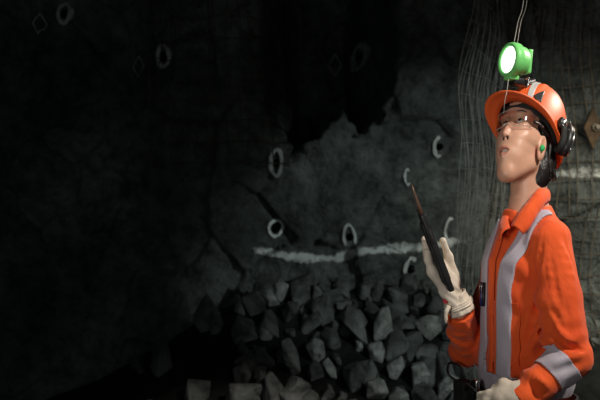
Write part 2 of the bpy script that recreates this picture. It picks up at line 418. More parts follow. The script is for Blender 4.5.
def key_rock(poly, Y, depth, label, seed):
    """rock whose face has this outline (photo px), with real thickness going back"""
    c = [sum(p[i] for p in poly)/len(poly) for i in (0, 1)]
    pb = max(p[1] for p in poly)-2; Y = 1.0
    while Y < 2.12:                                  # rest it where its foot meets the slope
        w = W(c[0], pb, Y)
        if w.z <= mound_z(w.x, Y)+.01: break
        Y += .01
    KEYS.append((c[0], c[1], max(p[0] for p in poly)-min(p[0] for p in poly), max(p[1] for p in poly)-min(p[1] for p in poly), Y))
    C0 = W(c[0], c[1], Y); rr = random.Random(seed); pts = []
    for p in poly:
        w = W(p[0], p[1], Y)-C0
        pts.append((w.x, rr.uniform(-.25, .25)*depth, w.z))
        pts.append((w.x*.75, depth*rr.uniform(.7, 1.1), w.z*.8))
    pts.append((rr.uniform(-.02, .02), -depth*.35, rr.uniform(-.01, .02)))
    o = from_bm('broken_rock', rock_bm(.06, .06, .06, 0, pts=pts), M['rubble'], smooth=False)
    o.location = C0
    return tag(o, label, 'rock', 'broken rocks on the rubble pile')
key_rock([(373, 340), (374, 322), (381, 308), (389, 306), (391, 318), (394, 333), (388, 338), (378, 343)], 1.95, .08, 'tall pale pointed rock standing at the top of the rubble pile', 1)
key_rock([(413, 323), (428, 314), (441, 317), (443, 331), (430, 342), (424, 337)], 1.80, .09, 'large pale five-sided rock left of the orange sleeve', 2)
key_rock([(386, 366), (402, 355), (406, 366), (396, 380), (389, 378)], 1.45, .09, 'pale square-edged rock tilted in the middle of the pile', 3)
key_rock([(367, 381), (384, 379), (389, 392), (384, 402), (366, 400)], 1.25, .11, 'flat-topped pale rock at the bottom edge below the tilted rock', 4)
key_rock([(280, 341), (290, 338), (298, 352), (301, 372), (293, 378), (284, 362)], 1.70, .08, 'long grey slab leaning at the left end of the pile', 5)
key_rock([(259, 328), (268, 326), (275, 333), (270, 342), (260, 340)], 1.95, .07, 'small rounded grey rock furthest left on the pile', 6)
key_rock([(321, 362), (328, 357), (336, 368), (337, 379), (330, 377)], 1.55, .07, 'pale pointed shard slanting near the middle left of the pile', 7)
key_rock([(274, 284), (281, 281), (289, 284), (288, 296), (281, 303), (275, 297)], 2.17, .10, 'rounded grey rock on the ledge above the left of the pile', 8)
key_rock([(263, 291), (270, 288), (278, 300), (281, 306), (268, 307)], 2.18, .10, 'low triangular rock on the ledge beside the rounded rock', 9)
key_rock([(355, 339), (363, 338), (364, 353), (356, 353)], 1.78, .06, 'small upright blocky rock left of the tall pointed rock', 10)
key_rock([(367, 345), (382, 341), (386, 352), (382, 364), (370, 360)], 1.65, .08, 'grey wedge rock under the tall pointed rock', 11)
key_rock([(388, 398), (398, 388), (408, 392), (410, 404), (390, 406)], 1.20, .10, 'pale rock at the bottom edge below the square-edged rock', 12)
key_rock([(438, 385), (449, 373), (460, 378), (463, 402), (437, 402)], 1.25, .10, 'large pale rock at the bottom edge nearest the belt', 13)
key_rock([(411, 366), (424, 362), (431, 374), (427, 390), (413, 388)], 1.40, .09, 'dark grey boulder right of the tilted square-edged rock', 14)
key_rock([(305, 347), (314, 338), (324, 342), (326, 358), (315, 366)], 1.72, .08, 'dull grey block between the long slab and the slanting shard', 15)
protos = []
for i in range(9):
    rr = random.Random(40+i)
    o = from_bm('broken_rock', rock_bm(rr.uniform(.035, .055), rr.uniform(.03, .05), rr.uniform(.04, .07), 60+i), M['rubble_dark'], smooth=False)
    protos.append(o)
rr = random.Random(5); placed = 0
keys = []
used = [False]*9
tries = 0
spots = []
while placed < 280 and tries < 9000:
    tries += 1
    x = rr.uniform(-.28, .92) if rr.random() < .93 else rr.uniform(-1.7, -.2); y = rr.uniform(1.0, 2.2)
    if any((x-a)**2+(y-c)**2 < .0022 for a, c in spots): continue
    q = FPX/(y-CAMY); kx, ky = 300+x*q, 200-(mound_z(x, y)+.03-CAMZ)*q
    if any(abs(kx-a) < w_*.5+5 and abs(ky-b_) < h_*.5+5 and y < Y_+.04 for a, b_, w_, h_, Y_ in KEYS): continue
    spots.append((x, y)); placed += 1
    k = rr.randrange(9)
    o = protos[k] if not used[k] else protos[k].copy()
    if used[k]: COL.objects.link(o)
    used[k] = True
    s = rr.choice([.7, .9, 1.15, 1.4, 1.7, 2.1])
    o.scale = (s, s, s*rr.uniform(.8, 1.25)); o.rotation_euler = (rr.uniform(-.6, .6), rr.uniform(-.6, .6), rr.uniform(0, 6.28))
    o.location = (x, y, mound_z(x, y)+.02*s)
    sz = 'small' if s < .9 else ('medium' if s < 1.3 else 'larger')
    dep = 'front' if y < 1.3 else ('middle' if y < 1.65 else 'back')
    px_ = 300+x*FPX/(y-CAMY)
    zone = ('in the dark left of the painted line' if px_ < 245 else 'under the small round painted ring' if px_ < 310 else 'under the narrow oval painted ring'
            if px_ < 365 else 'left of the square-edged rock' if px_ < 400 else 'right of the square-edged rock' if px_ < 432 else 'next to the orange sleeve and belt')
    tag(o, sz+' angular grey rock, '+dep+' of the heap, '+zone, 'rock', 'broken rocks heaped at the foot of the rock face')

# ------------------------------------------------------------------ wire mesh
def mesh_screen(name, fn, nu, nv, r, mat, label, su=60, sv=60, parent=None, jit=.006, u_only=False, seed=3):
    """wires at constant u (verticals) and constant v (horizontals) of surface fn(u,v)"""
    V = []; F = []; rr = random.Random(seed)
    for i in range(nu):
        u = i/(nu-1); ph = rr.uniform(0, 6); du = rr.gauss(0, .12)/(nu-1)
        pts = [Vector(fn(u+du, j/(sv-1)))+Vector((jit*math.sin(j*.35+ph), 0, 0)) for j in range(sv)]
        tube_data(pts, r, 4, V, F)
    if not u_only:
        for i in range(nv):
            v = i/(nv-1); ph = rr.uniform(0, 6)
            pts = [Vector(fn(j/(su-1), v))+Vector((0, 0, jit*math.sin(j*.3+ph))) for j in range(su)]
            tube_data(pts, r, 4, V, F)
    return tag(from_data(name, V, F, mat), label, 'wire mesh')
def fn_right(u, v):
    x = 1.02+1.5*u; z = .1+3.0*v
    y = float(wall_y(np.array([x]), np.array([z]))[0])
    y0 = np.mean([float(wall_y(np.array([x+a]), np.array([z+c]))[0]) for a in (-.15, 0, .15) for c in (-.15, 0, .15)])
    return (x+.02*math.sin(z*5), min(y, y0)-.045-.02*math.sin(z*6+x*4), z)
mesh_screen('wire_mesh', fn_right, 36, 32, .0032, M['steel'], 'dark steel wire mesh pinned over the rock behind the person', 50, 80)
def fn_hang(u, v):
    # loose sheet sagging away from the face, seen almost edge on
    z = .45+2.7*v
    x0 = .65+.10*float(sm(1.75, 2.2, np.array(z)))+.02*math.sin(z*5)+.10*max(0., .9-z)
    return (x0+.30*u*(1-.15*math.sin(z*3)), 1.35+.62*u-.06*math.sin(z*2.4), z)
mesh_screen('wire_mesh', fn_hang, 20, 27, .0016, M['steel_dull'], 'loose sheet of pale thin wire mesh hanging left of the face', 24, 80, jit=.008)
def fn_left(u, v):
    x = -.82+.80*u; z = 1.55+1.1*v
    return (x, float(wall_y(np.array([x]), np.array([z]))[0])-.04-.02*math.sin(z*5+x*3), z)
mesh_screen('wire_mesh', fn_left, 14, 11, .0032, M['steel'], 'faint dark wire mesh on the rock at the upper left', 50, 50)
# rock bolt plate on the right hand mesh
def bolt_plate(px, py, w, h, label):
    c = on_wall(px, py, .12); s = FPX/(c.y-CAMY)
    root = tag(empty('rock_bolt', c), label, 'rock bolt')
    bm = bmesh.new(); hw, hh = w/2/s, h/2/s
    V = []; 
    for yy, k in ((0.010, 1.0), (-.004, .96), (-.016, .4)):
        V.append([bm.verts.new((c.x+hw*k*a, c.y+yy, c.z+hh*k*b_)) for a, b_ in ((0, 1), (.5, .5), (1, 0), (.5, -.5), (0, -1), (-.5, -.5), (-1, 0), (-.5, .5))])
    for a, b_ in zip(V, V[1:]):
        for i in range(8): bm.faces.new((a[i], a[(i+1) % 8], b_[(i+1) % 8], b_[i]))
    bm.faces.new(V[0]); bm.faces.new(V[-1])
    from_bm('plate', bm, M['rust'], root, False)
    bm = bmesh.new(); bmesh.ops.create_cone(bm, cap_ends=True, segments=6, radius1=.019, radius2=.019, depth=.03, matrix=Matrix.Translation((c.x, c.y-.03, c.z))@Matrix.Rotation(R(90), 4, 'X'))
    bmesh.ops.create_cone(bm, cap_ends=True, segments=12, radius1=.011, radius2=.011, depth=.06, matrix=Matrix.Translation((c.x, c.y-.045, c.z))@Matrix.Rotation(R(90), 4, 'X'))
    from_bm('bolt', bm, M['steel'], root, False)
bolt_plate(593, 128, 19, 44, 'rusty diamond shaped bolt plate on the mesh right of the earmuff')

# ================================================================== PERSON (signed distance modelling)
class Vol:
    def __init__(s, xs, ys, zs):
        s.x = np.asarray(xs, np.float32); s.y = np.asarray(ys, np.float32); s.z = np.asarray(zs, np.float32)
        s.D = np.full((len(xs), len(ys), len(zs)), .3, np.float32)
    def sl(s, lo, hi):
        r = []
        for a, l, h in zip((s.x, s.y, s.z), lo, hi):
            i0 = max(0, np.searchsorted(a, l)-1); i1 = min(len(a), np.searchsorted(a, h)+1); r.append(slice(i0, i1))
        return tuple(r)
    def pts(s, q): return s.x[q[0]][:, None, None], s.y[q[1]][None, :, None], s.z[q[2]][None, None, :]
    def add(s, fn, lo, hi, k=.01, mode='u'):
        q = s.sl(lo, hi)
        if any(t.stop <= t.start for t in q): return
        d = fn(*s.pts(q)); s.D[q] = comb(s.D[q], d, k, mode)
    def full(s): return s.sl((-9, -9, -9), (9, 9, 9))
    def cone(s, a, b, ra, rb, k=.01, mode='u', sc=None):
        a = np.array(a[:], float); b = np.array(b[:], float); r = max(ra, rb)+k*2+.012
        s.add(lambda x, y, z: d_cone(x, y, z, a, b, ra, rb), np.minimum(a, b)-r, np.maximum(a, b)+r, k, mode)
def comb(a, b, k, mode):
    if mode == 'u':
        if k <= 0: return np.minimum(a, b)
        h = np.clip(.5+.5*(a-b)/k, 0, 1); return a*(1-h)+b*h-k*h*(1-h)
    if mode == 's':                        # subtract b from a
        h = np.clip(.5-.5*(a+b)/k, 0, 1); return a*(1-h)+(-b)*h+k*h*(1-h)
    return np.maximum(a, b)
def d_cone(x, y, z, a, b, ra, rb):
    ba = b-a; L2 = float(ba@ba)+1e-12
    t = np.clip(((x-a[0])*ba[0]+(y-a[1])*ba[1]+(z-a[2])*ba[2])/L2, 0, 1)
    return np.sqrt((x-a[0]-t*ba[0])**2+(y-a[1]-t*ba[1])**2+(z-a[2]-t*ba[2])**2)-(ra+(rb-ra)*t)
def d_ell(x, y, z, c, r):
    k0 = np.sqrt(((x-c[0])/r[0])**2+((y-c[1])/r[1])**2+((z-c[2])/r[2])**2)
    k1 = np.sqrt(((x-c[0])/r[0]**2)**2+((y-c[1])/r[1]**2)**2+((z-c[2])/r[2]**2)**2)+1e-6
    return k0*(k0-1)/k1
def surfnet(vol):
    xs, ys, zs, D = vol.x, vol.y, vol.z, vol.D
    S = D < 0; nx, ny, nz = D.shape
    c = np.zeros((nx-1, ny-1, nz-1), np.uint8)
    for a in (0, 1):
        for b_ in (0, 1):
            for e in (0, 1): c += S[a:nx-1+a, b_:ny-1+b_, e:nz-1+e]
    I, J, K = np.nonzero((c > 0) & (c < 8))
    idx = np.full(c.shape, -1, np.int64); idx[I, J, K] = np.arange(len(I))
    acc = np.zeros((len(I), 3)); cnt = np.zeros(len(I))
    cor = [(a, b_, e) for a in (0, 1) for b_ in (0, 1) for e in (0, 1)]
    for p in cor:
        for ax in range(3):
            if p[ax]: continue
            q = list(p); q[ax] = 1
            d0 = D[I+p[0], J+p[1], K+p[2]]; d1 = D[I+q[0], J+q[1], K+q[2]]
            m_ = (d0 < 0) != (d1 < 0); t = np.where(m_, d0/np.where(m_, d0-d1, 1), 0)
            P0 = np.stack([xs[I+p[0]], ys[J+p[1]], zs[K+p[2]]], 1); P1 = np.stack([xs[I+q[0]], ys[J+q[1]], zs[K+q[2]]], 1)
            acc += (P0+(P1-P0)*t[:, None])*m_[:, None]; cnt += m_
    V = acc/cnt[:, None]; F = []
    for ax in range(3):
        o1, o2 = [(1, 2), (2, 0), (0, 1)][ax]
        A = [slice(None)]*3; B = [slice(None)]*3; A[ax] = slice(0, -1); B[ax] = slice(1, None)
        for o in (o1, o2): A[o] = slice(1, -1); B[o] = slice(1, -1)
        s0 = S[tuple(A)]; s1 = S[tuple(B)]; E = np.stack(np.nonzero(s0 != s1), 1)
        if not len(E): continue
        fl = s0[E[:, 0], E[:, 1], E[:, 2]]
        E = E.copy(); E[:, o1] += 1; E[:, o2] += 1
        def at(d1, d2):
            G_ = E.copy(); G_[:, o1] -= d1; G_[:, o2] -= d2; return idx[G_[:, 0], G_[:, 1], G_[:, 2]]
        q = np.stack([at(1, 1), at(0, 1), at(0, 0), at(1, 0)], 1)
        q = np.where(fl[:, None], q, q[:, ::-1]); F.append(q)
    return V, np.concatenate(F)
def vol_obj(name, vol, mat, parent, smooth_it=1):
    V, F = surfnet(vol)
    if smooth_it:
        E = np.concatenate([F[:, [0, 1]], F[:, [1, 2]], F[:, [2, 3]], F[:, [3, 0]]])
        for _ in range(smooth_it):
            A = np.zeros_like(V); n = np.zeros(len(V))
            for a, b_ in ((0, 1), (1, 0)):
                for ax in range(3): A[:, ax] += np.bincount(E[:, a], V[E[:, b_], ax], len(V))
                n += np.bincount(E[:, a], minlength=len(V))
            V = V*.5+.5*A/n[:, None]
    return from_data(name, V, F, mat, parent)
def lin(a, b, h): return np.linspace(a, b, max(3, int(round((b-a)/h))+1))
wr = np.random.default_rng(5)
WK = wr.normal(0, 1, (3, 10, 3)); WP = wr.uniform(0, 6.28, (3, 10))
def wave(x, y, z, f, s, st=(1, 1, 1)):
    o = 0
    for k, p in zip(WK[s], WP[s]): o = o+np.sin(f*(k[0]*x*st[0]+k[1]*y*st[1]+k[2]*z*st[2])+p)
    return o/5.

# frames ------------------------------------------------------------
PHI = R(22)
TF = Vector((-math.cos(PHI), -math.sin(PHI), 0)); TL = Vector((math.sin(PHI), -math.cos(PHI), 0))
T0 = Vector((.558, 0, 0))
def tl(f, l, z): return T0+TF*f+TL*l+Vector((0, 0, z))
PSI, THE, ROL = R(41), R(27), R(6)
SF_, SL_, SU_ = .90, .78, 1.07        # slim, long face
HFh = Vector((-math.cos(PSI), -math.sin(PSI), 0)); HF = HFh*math.cos(THE)+Vector((0, 0, math.sin(THE)))
HU0 = -HFh*math.sin(THE)+Vector((0, 0, math.cos(THE))); HL0 = Vector((math.sin(PSI), -math.cos(PSI), 0))
HL = HL0*math.cos(ROL)+HU0*math.sin(ROL); HU = HU0*math.cos(ROL)-HL0*math.sin(ROL)
H0 = Vector((.560, 0, 1.485))
def hd(f, l, u): return H0+HF*(f*SF_)+HL*(l*SL_)+HU*(u*SU_)
def hr(f, l, u): return H0+HF*f+HL*l+HU*u
def to_h(x, y, z):
    dx, dy, dz = x-H0.x, y-H0.y, z-H0.z
    g = lambda v: dx*v.x+dy*v.y+dz*v.z
    return g(HF)/SF_, g(HL)/SL_, g(HU)/SU_
def to_t(x, y, z):
    dx, dy = x-T0.x, y-T0.y
    return dx*TF.x+dy*TF.y, dx*TL.x+dy*TL.y, z

person = empty('person', (T0.x, T0.y, 0))
tag(person, 'miner in orange coverall and helmet looking up, one gloved hand raised holding a radio', 'person')

# limb points
SN = W(550, 240, -.10); EN = W(570, 357, -.165); WN = W(520, 400, -.185)
SF = W(507, 258, .09); EF = W(467, 350, .13); WF = W(460, 312, .0)

def torso_sdf(x, y, z, grow=0.):
    f, l, zz = to_t(x, y, z)
    t = np.clip((zz-.80)/(1.30-.80), 0, 1)
    a = .108+.010*np.sin(t*3.1)+grow; b_ = .088+.010*np.sin(t*3.14)+grow
    a = np.where(zz > 1.19, a-(.50*(zz-1.19)), a)
    b_ = np.where(zz > 1.20, b_-(.30*(zz-1.20)), b_)
    a = np.maximum(a, .02); b_ = np.maximum(b_, .02)
    f0 = f+.004
    k = (np.abs(l/a)**2.4+np.abs(f0/b_)**2.4+1e-9)**(1/2.4)
    d = (k-1)*np.minimum(a, b_)
    return np.maximum(d, np.maximum(zz-1.36-grow, .70-zz))

# ---- head (local frame features evaluated in the world grid)
gx = np.concatenate([lin(.30, .445, .012)[:-1], lin(.445, .655, .0017)[:-1], lin(.655, .80, .012)])
gy = np.concatenate([lin(-.24, -.135, .012)[:-1], lin(-.135, .135, .0017)[:-1], lin(.135, .26, .012)])
gz = np.concatenate([lin(.76, 1.32, .014)[:-1], lin(1.32, 1.60, .0017)[:-1], lin(1.60, 1.66, .008)])
B = Vol(gx, gy, gz)
B.add(lambda x, y, z: torso_sdf(x, y, z, -.018), (.3, -.3, .7), (.85, .3, 1.40), .02)
B.cone(SN, EN, .035, .030, .03); B.cone(EN, WN, .030, .024, .02); B.cone(SF, EF, .035, .030, .03); B.cone(EF, WF, .030, .022, .02)
NB = W(530, 222, .0); NT = hd(-.030, 0, -.03)
B.cone(NB, NT, .046, .043, .03)
B.cone(tl(0, -.05, 1.25), NB, .026, .042, .03); B.cone(tl(0, .06, 1.27), NB, .030, .042, .03)
hlo = (.43, -.16, 1.36); hhi = (.67, .16, 1.66)
LOW = .0075                                # lower face reaches further down
def HV(fn, k, mode='u', c=None, r=.03):
    if c is None: lo, hi = hlo, hhi
    else:
        w = hd(*c); lo = (w.x-r, w.y-r, w.z-r); hi = (w.x+r, w.y+r, w.z+r)
    def g(x, y, z):
        f, l, u = to_h(x, y, z); return fn(f, l, u+LOW*np.clip((-.022-u)/.014, 0, 1))
    B.add(g, lo, hi, k, mode)
E_ = lambda c, r: (lambda f, l, u: d_ell(f, l, u, c, r))
HV(E_((-.008, 0, .058), (.090, .070, .086)), .02)                 # cranium
HV(E_((.028, 0, -.002), (.060, .056, .083)), .02)                 # mid face mass
HV(E_((.050, 0, -.058), (.032, .027, .038)), .03)                 # muzzle and jaw
HV(E_((.057, 0, -.090), (.015, .017, .015)), .02, c=(.066, 0, -.09), r=.06)      # chin
for s in (-1, 1):
    def cc(a, b_, ra, rb, k, r=.05):
        a = np.array(a, float); b_ = np.array(b_, float)
        HV(lambda f, l, u: d_cone(f, l, u, a, b_, ra, rb), k, c=tuple((a+b_)/2), r=r+.03)
    cc((.004, s*.042, -.046), (.050, s*.014, -.088), .013, .012, .026, .08)       # jaw line
    cc((.050, s*.042, -.004), (.022, s*.056, -.002), .017, .013, .020, .06)       # cheekbone
    cc((.064, s*.025, -.016), (.056, s*.028, -.046), .012, .010, .024, .05)        # cheek
    cc((.072, s*.010, .050), (.060, s*.046, .050), .009, .009, .016, .05)         # brow ridge
    HV(E_((.080, s*.0245, .030), (.011, .016, .011)), .014, 's', (.078, s*.0245, .032), .045)   # eye socket
    HV(E_((.056, s*.0245, .030), (.0170, .0170, .0150)), .004, 'u', (.06, s*.0245, .030), .03)  # lids
    HV(E_((.0745, s*.0245, .0295), (.0095, .0135, .0050)), .002, 's', (.074, s*.0245, .0295), .02)  # lid slit
    HV(E_((.082, s*.0120, -.0165), (.0085, .0080, .0075)), .005, 'u', (.083, s*.0115, -.016), .03)  # nostril wing
# nose
a1, a2, a3 = np.array((.072, 0, .034)), np.array((.087, 0, .000)), np.array((.0935, 0, -.0125))
HV(lambda f, l, u: d_cone(f, l, u, a1, a2, .006, .0075), .012, c=(.08, 0, .02), r=.05)
HV(lambda f, l, u: d_cone(f, l, u, a2, a3, .0075, .0088), .008, c=(.09, 0, 0), r=.05)
for s in (-1, 1):
    HV(E_((.0885, s*.0072, -.0205), (.0050, .0034, .0038)), .0015, 's', (.088, s*.0065, -.021), .02)   # nostrils
# mouth: lips round an open slit
HV(E_((.074, 0, -.045), (.014, .026, .018)), .012, c=(.074, 0, -.045), r=.05)
p1, p2, p3 = (.085, 0, -.0385), (.0765, .021, -.0445), (.0765, -.021, -.0445)
for q in (p2, p3):
    a_, b_2 = np.array(p1), np.array(q)
    HV(lambda f, l, u: d_cone(f, l, u, a_, b_2, .0052, .0030), .004, c=(.083, 0, -.042), r=.05)
    a_3, b_3 = np.array((.084, 0, -.0565)), np.array(q)
    HV(lambda f, l, u: d_cone(f, l, u, a_3, b_3, .0058, .0030), .004, c=(.083, 0, -.052), r=.05)
HV(E_((.084, 0, -.0465), (.0125, .0175, .0062)), .002, 's', (.084, 0, -.0465), .035)
# ears
for s in (-1, 1):
    HV(E_((.004, s*.070, -.012), (.016, .009, .029)), .006, 'u', (.004, s*.07, -.012), .05)
    HV(E_((.006, s*.078, -.010), (.009, .006, .019)), .004, 's', (.006, s*.078, -.012), .04)
    HV(E_((.019, s*.070, -.017), (.004, .004, .006)), .003, 'u', (.019, s*.070, -.017), .03)
body = vol_obj('body', B, [M['skin'], M['lip'], M['mouth']], person, 1)
# lip / mouth interior colouring by face; nostrils coloured dark as shade inside
me = body.data; n = len(me.polygons); cen = np.empty(n*3); me.polygons.foreach_get('center', cen); cen = cen.reshape(-1, 3)
f_, l_, u_ = to_h(cen[:, 0], cen[:, 1], cen[:, 2]); u_ = u_+LOW*np.clip((-.022-u_)/.014, 0, 1)
w = np.clip(1-(l_/.0235)**2, 0, 1); top = -.0445+.0105*w-.0012*np.exp(-(l_/.004)**2); bot = -.0445-.0165*w
inl = (np.abs(l_) < .0235) & (u_ < top) & (u_ > bot) & (f_ > .070)
ins = inl & (((l_/.0170)**2+((u_+.0465)/.0058)**2) < 1) & (f_ < .0845)
nos = ((f_-.0885)/.0060)**2+((np.abs(l_)-.0072)/.0036)**2+((u_+.0200)/.0042)**2 < 1
nos &= (u_ < -.0175)
mi = np.zeros(n, np.int32); mi[inl] = 1; mi[ins] = 2; mi[nos] = 2; me.polygons.foreach_set('material_index', mi)

def ellipsoid(name, c, r, mat, parent, frame=None, seg=20):
    bm = bmesh.new(); bmesh.ops.create_uvsphere(bm, u_segments=seg, v_segments=seg//2+2, radius=1)
    fr = frame or (lambda a, b_, e: Vector((a, b_, e)))
    for v in bm.verts: v.co = fr(c[0]+v.co.x*r[0], c[1]+v.co.y*r[1], c[2]+v.co.z*r[2])
    return from_bm(name, bm, mat, parent)
for s in (-1, 1):
    e = ellipsoid('eye', (.0577, s*.0245, .030), (.0150, .0150, .0140), M['eye_white'], person, hd)
    ellipsoid('iris', (.0688, s*.0245-.000, .0325), (.0048, .0062, .0060), M['iris'], e, hd, 14)
    ls = [hd(.0735-.006*abs(q)**2, s*.0245+.0135*q, .0350-.0028*q*q) for q in (-1, -.6, -.2, .2, .6, 1)]
    tube('eyelash', ls, .0009, M['brow'], person, 5)
    V, F = [], []
    pts = catmull([(.0825, s*.012, .0475), (.0815, s*.026, .0525), (.074, s*.040, .0515), (.066, s*.048, .046)], 6)
    tube_data([hd(*p) for p in pts], [.0009+.0009*math.sin(math.pi*min(1, (i+1)/(len(pts)))) for i in range(len(pts))], 6, V, F)
    from_data('eyebrow', V, F, M['brow'], person)
# teeth: an arc
V, F = [], []
for i in range(8):
    a = R(-42+12*i); c = Vector((.061+.0195*math.cos(a), .0205*math.sin(a), -.0435))
    bm = None
    V2 = []
    for df, dl, du in ((-.002, -.0019, -.0045), (.0012, -.0019, -.0045), (.0012, .0019, -.0045), (-.002, .0019, -.0045), (-.002, -.002, .004), (.0016, -.002, .004), (.0016, .002, .004), (-.002, .002, .004)):
        x = df*math.cos(a)-dl*math.sin(a); y = df*math.sin(a)+dl*math.cos(a)
        V2.append(hd(c.x+x, c.y+y, c.z+du-LOW))
    o_ = len(V); V += V2
    F += [tuple(o_+k for k in q) for q in ((0, 1, 2, 3), (7, 6, 5, 4), (0, 4, 5, 1), (1, 5, 6, 2), (2, 6, 7, 3), (3, 7, 4, 0))]
from_data('teeth', V, F, M['teeth'], person, False)
p = ellipsoid('earplug', (.013, .079, -.021), (.0075, .0075, .0085), M['green_plug'], person, hd, 14); p['label'] = 'green foam earplug'

# ---- hair
gx = lin(.47, .72, .003); gy = lin(-.15, .15, .003); gz = lin(1.34, 1.64, .003)
Hh = Vol(gx, gy, gz)
def hair_fn(x, y, z):
    f, l, u = to_h(x, y, z)
    d = d_ell(f, l, u, (-.022, 0, .050), (.088, .081, .084))
    s2 = d_ell(f, l, u, (-.054, 0, -.025), (.046, .080, .085))
    d = comb(d, s2, .02, 'u')
    d = np.maximum(d, f-.060+.0*l)                                        # face line
    d = np.maximum(d, -(np.maximum(np.abs(l)-.0, 0)*0+d_ell(f, l, u, (.062, 0, .030), (.060, .072, .085))))
    ear = d_ell(f, l, u, (.010, .078, -.016), (.020, .030, .034)); ear2 = d_ell(f, l, u, (.010, -.078, -.016), (.020, .030, .034))
    d = np.maximum(np.maximum(d, -ear), -ear2)
    front = d_ell(f, l, u, (.045, 0, -.055), (.060, .09, .060)); d = np.maximum(d, -front)
    return d+.0012*wave(x, y, z*.12, 500, 0)
Hh.add(hair_fn, (.4, -.2, 1.3), (.75, .2, 1.7), .001)
hair = vol_obj('hair', Hh, M['hair'], person, 0)
# loose locks behind the ear down to the collar, and at the temple
rr = random.Random(9); V, F = [], []
for i in range(46):
    t = rr.random(); l0 = .040+.038*rr.random(); f0 = -.022-.045*t
    a = hd(f0, .074*math.sqrt(max(.1, 1-((f0+.02)/.10)**2)), .04-.01*t)
    b_ = hd(f0-.012, .076-.006*rr.random(), -.035)
    c = Vector((b_.x+rr.uniform(-.012, .008), b_.y+rr.uniform(-.006, .012), 1.395+.028*rr.random()))
    pts = catmull([a, b_, c], 6)
    tube_data(pts, [.0028*(1-.75*k/(len(pts)-1)) for k in range(len(pts))], 5, V, F)
for i in range(16):
    t = rr.random()
    a = hd(.050-.02*t, .060+.006*t, .075); b_ = hd(.030-.02*t, .0695, .045); c = hd(.012-.015*t, .0725, .022-.01*rr.random())
    pts = catmull([a, b_, c], 5); tube_data(pts, [.0024*(1-.6*k/(len(pts)-1)) for k in range(len(pts))], 5, V, F)
from_data('hair_lock', V, F, M['hair'], hair)

# ---- safety glasses
gl = empty('safety_glasses', hd(.09, 0, .025), person)
V = []; nL, nU = 40, 8
for i in range(nL):
    t = i/(nL-1)*2-1; l = .064*math.sin(t*1.35)/math.sin(1.35); f = .094-.040*(abs(t)**2.4)
    hgt = .024*(1-.25*abs(t)**3)
    lo = -hgt+.011*math.exp(-(t/.16)**2)
    for j in range(nU):
        q = j/(nU-1); V.append(hd(f+.002*math.sin(q*3.14), l, .030+lo+(hgt*.85-lo)*q))
o = from_data('lens', V, grid_faces(nL, nU), M['lens'], gl)
sd = o.modifiers.new('thick', 'SOLIDIFY'); sd.thickness = .0018
rimu = [Vector(V[i*nU+nU-1]) for i in range(nL)]; riml = [Vector(V[i*nU]) for i in range(nL)]
m, nt, b = base_mat('clear_frame', (.75, .72, .68), .15); b.inputs['Alpha'].default_value = .45; M['clear_frame'] = m
V, F = [], []; tube_data(rimu, .0007, 6, V, F); tube_data(riml, .0008, 6, V, F)
from_data('rim', V, F, M['clear_frame'], gl)
for s in (-1, 1):
    pts = catmull([hd(.054, s*.064, .030), hd(.040, s*.0705, .031), hd(.015, s*.075, .027), hd(-.008, s*.078, .020)], 6)
    V, F = [], []
    tube_data(pts, [.0036, .0040]+[.0040]*(len(pts)-4)+[.003, .002], 8, V, F)
    te = from_data('temple_arm', V, F, M['black'], gl)
    for k in range(3):
        p = pts[3+k*3]+HL*s*.0035
        bm = bmesh.new(); bmesh.ops.create_cube(bm, size=1)
        d = (pts[4+k*3]-pts[3+k*3]).normalized(); u = d.cross(HL).normalized()
        for v in bm.verts: v.co = p+d*v.co.x*.007+u*v.co.y*.0035+HL*v.co.z*.0022
        from_bm('white_mark', bm, M['tape_grey'], te, False)

# ---- coverall
gx = lin(.36, .84, .0042); gy = lin(-.30, .26, .0042); gz = lin(.74, 1.40, .0042)
J = Vol(gx, gy, gz)
def jt(x, y, z):
    d = torso_sdf(x, y, z, 0.)
    f, l, zz = to_t(x, y, z)
    # blouse over the waist, hanging folds, diagonal pulls to the near armpit
    d = d-.006*np.exp(-((zz-.93)/.05)**2)+.004*np.exp(-((zz-.87)/.018)**2)
    d = d+.0045*wave(x, y, z, 38, 1, (1, 1, .22))*np.clip((1.30-zz)/.1, 0, 1)
    d = d+.0035*np.sin((l*.8+zz*.55)*120+wave(x, y, z, 14, 2)*1.2)*np.exp(-((l-.095)/.04)**2)*np.exp(-((zz-1.12)/.10)**2)
    return d
J.add(jt, (.3, -.4, .7), (.9, .4, 1.45), .02)
J.cone(SF+Vector((0, 0, .008)), W(529, 219, .01), .034, .036, .03); J.cone(SN+Vector((0, 0, .006)), W(533, 215, .0), .042, .042, .04)
def sleeve(a, b_, c, ra, rb, rc, k, seed, amp=.005):
    mid = (a+b_)/2
    J.cone(a, b_, ra, rb, k); J.cone(b_, c, rb, rc, .012)
MIDN = SN.lerp(EN, .5)+Vector((-.002, 0, 0))
J.cone(SN, MIDN, .046, .052, .012); J.cone(MIDN, EN, .051, .048, .008); J.cone(EN, WN, .048, .036, .012)
J.cone(SF, EF, .042, .043, .03); J.cone(EF, WF, .042, .036, .012)
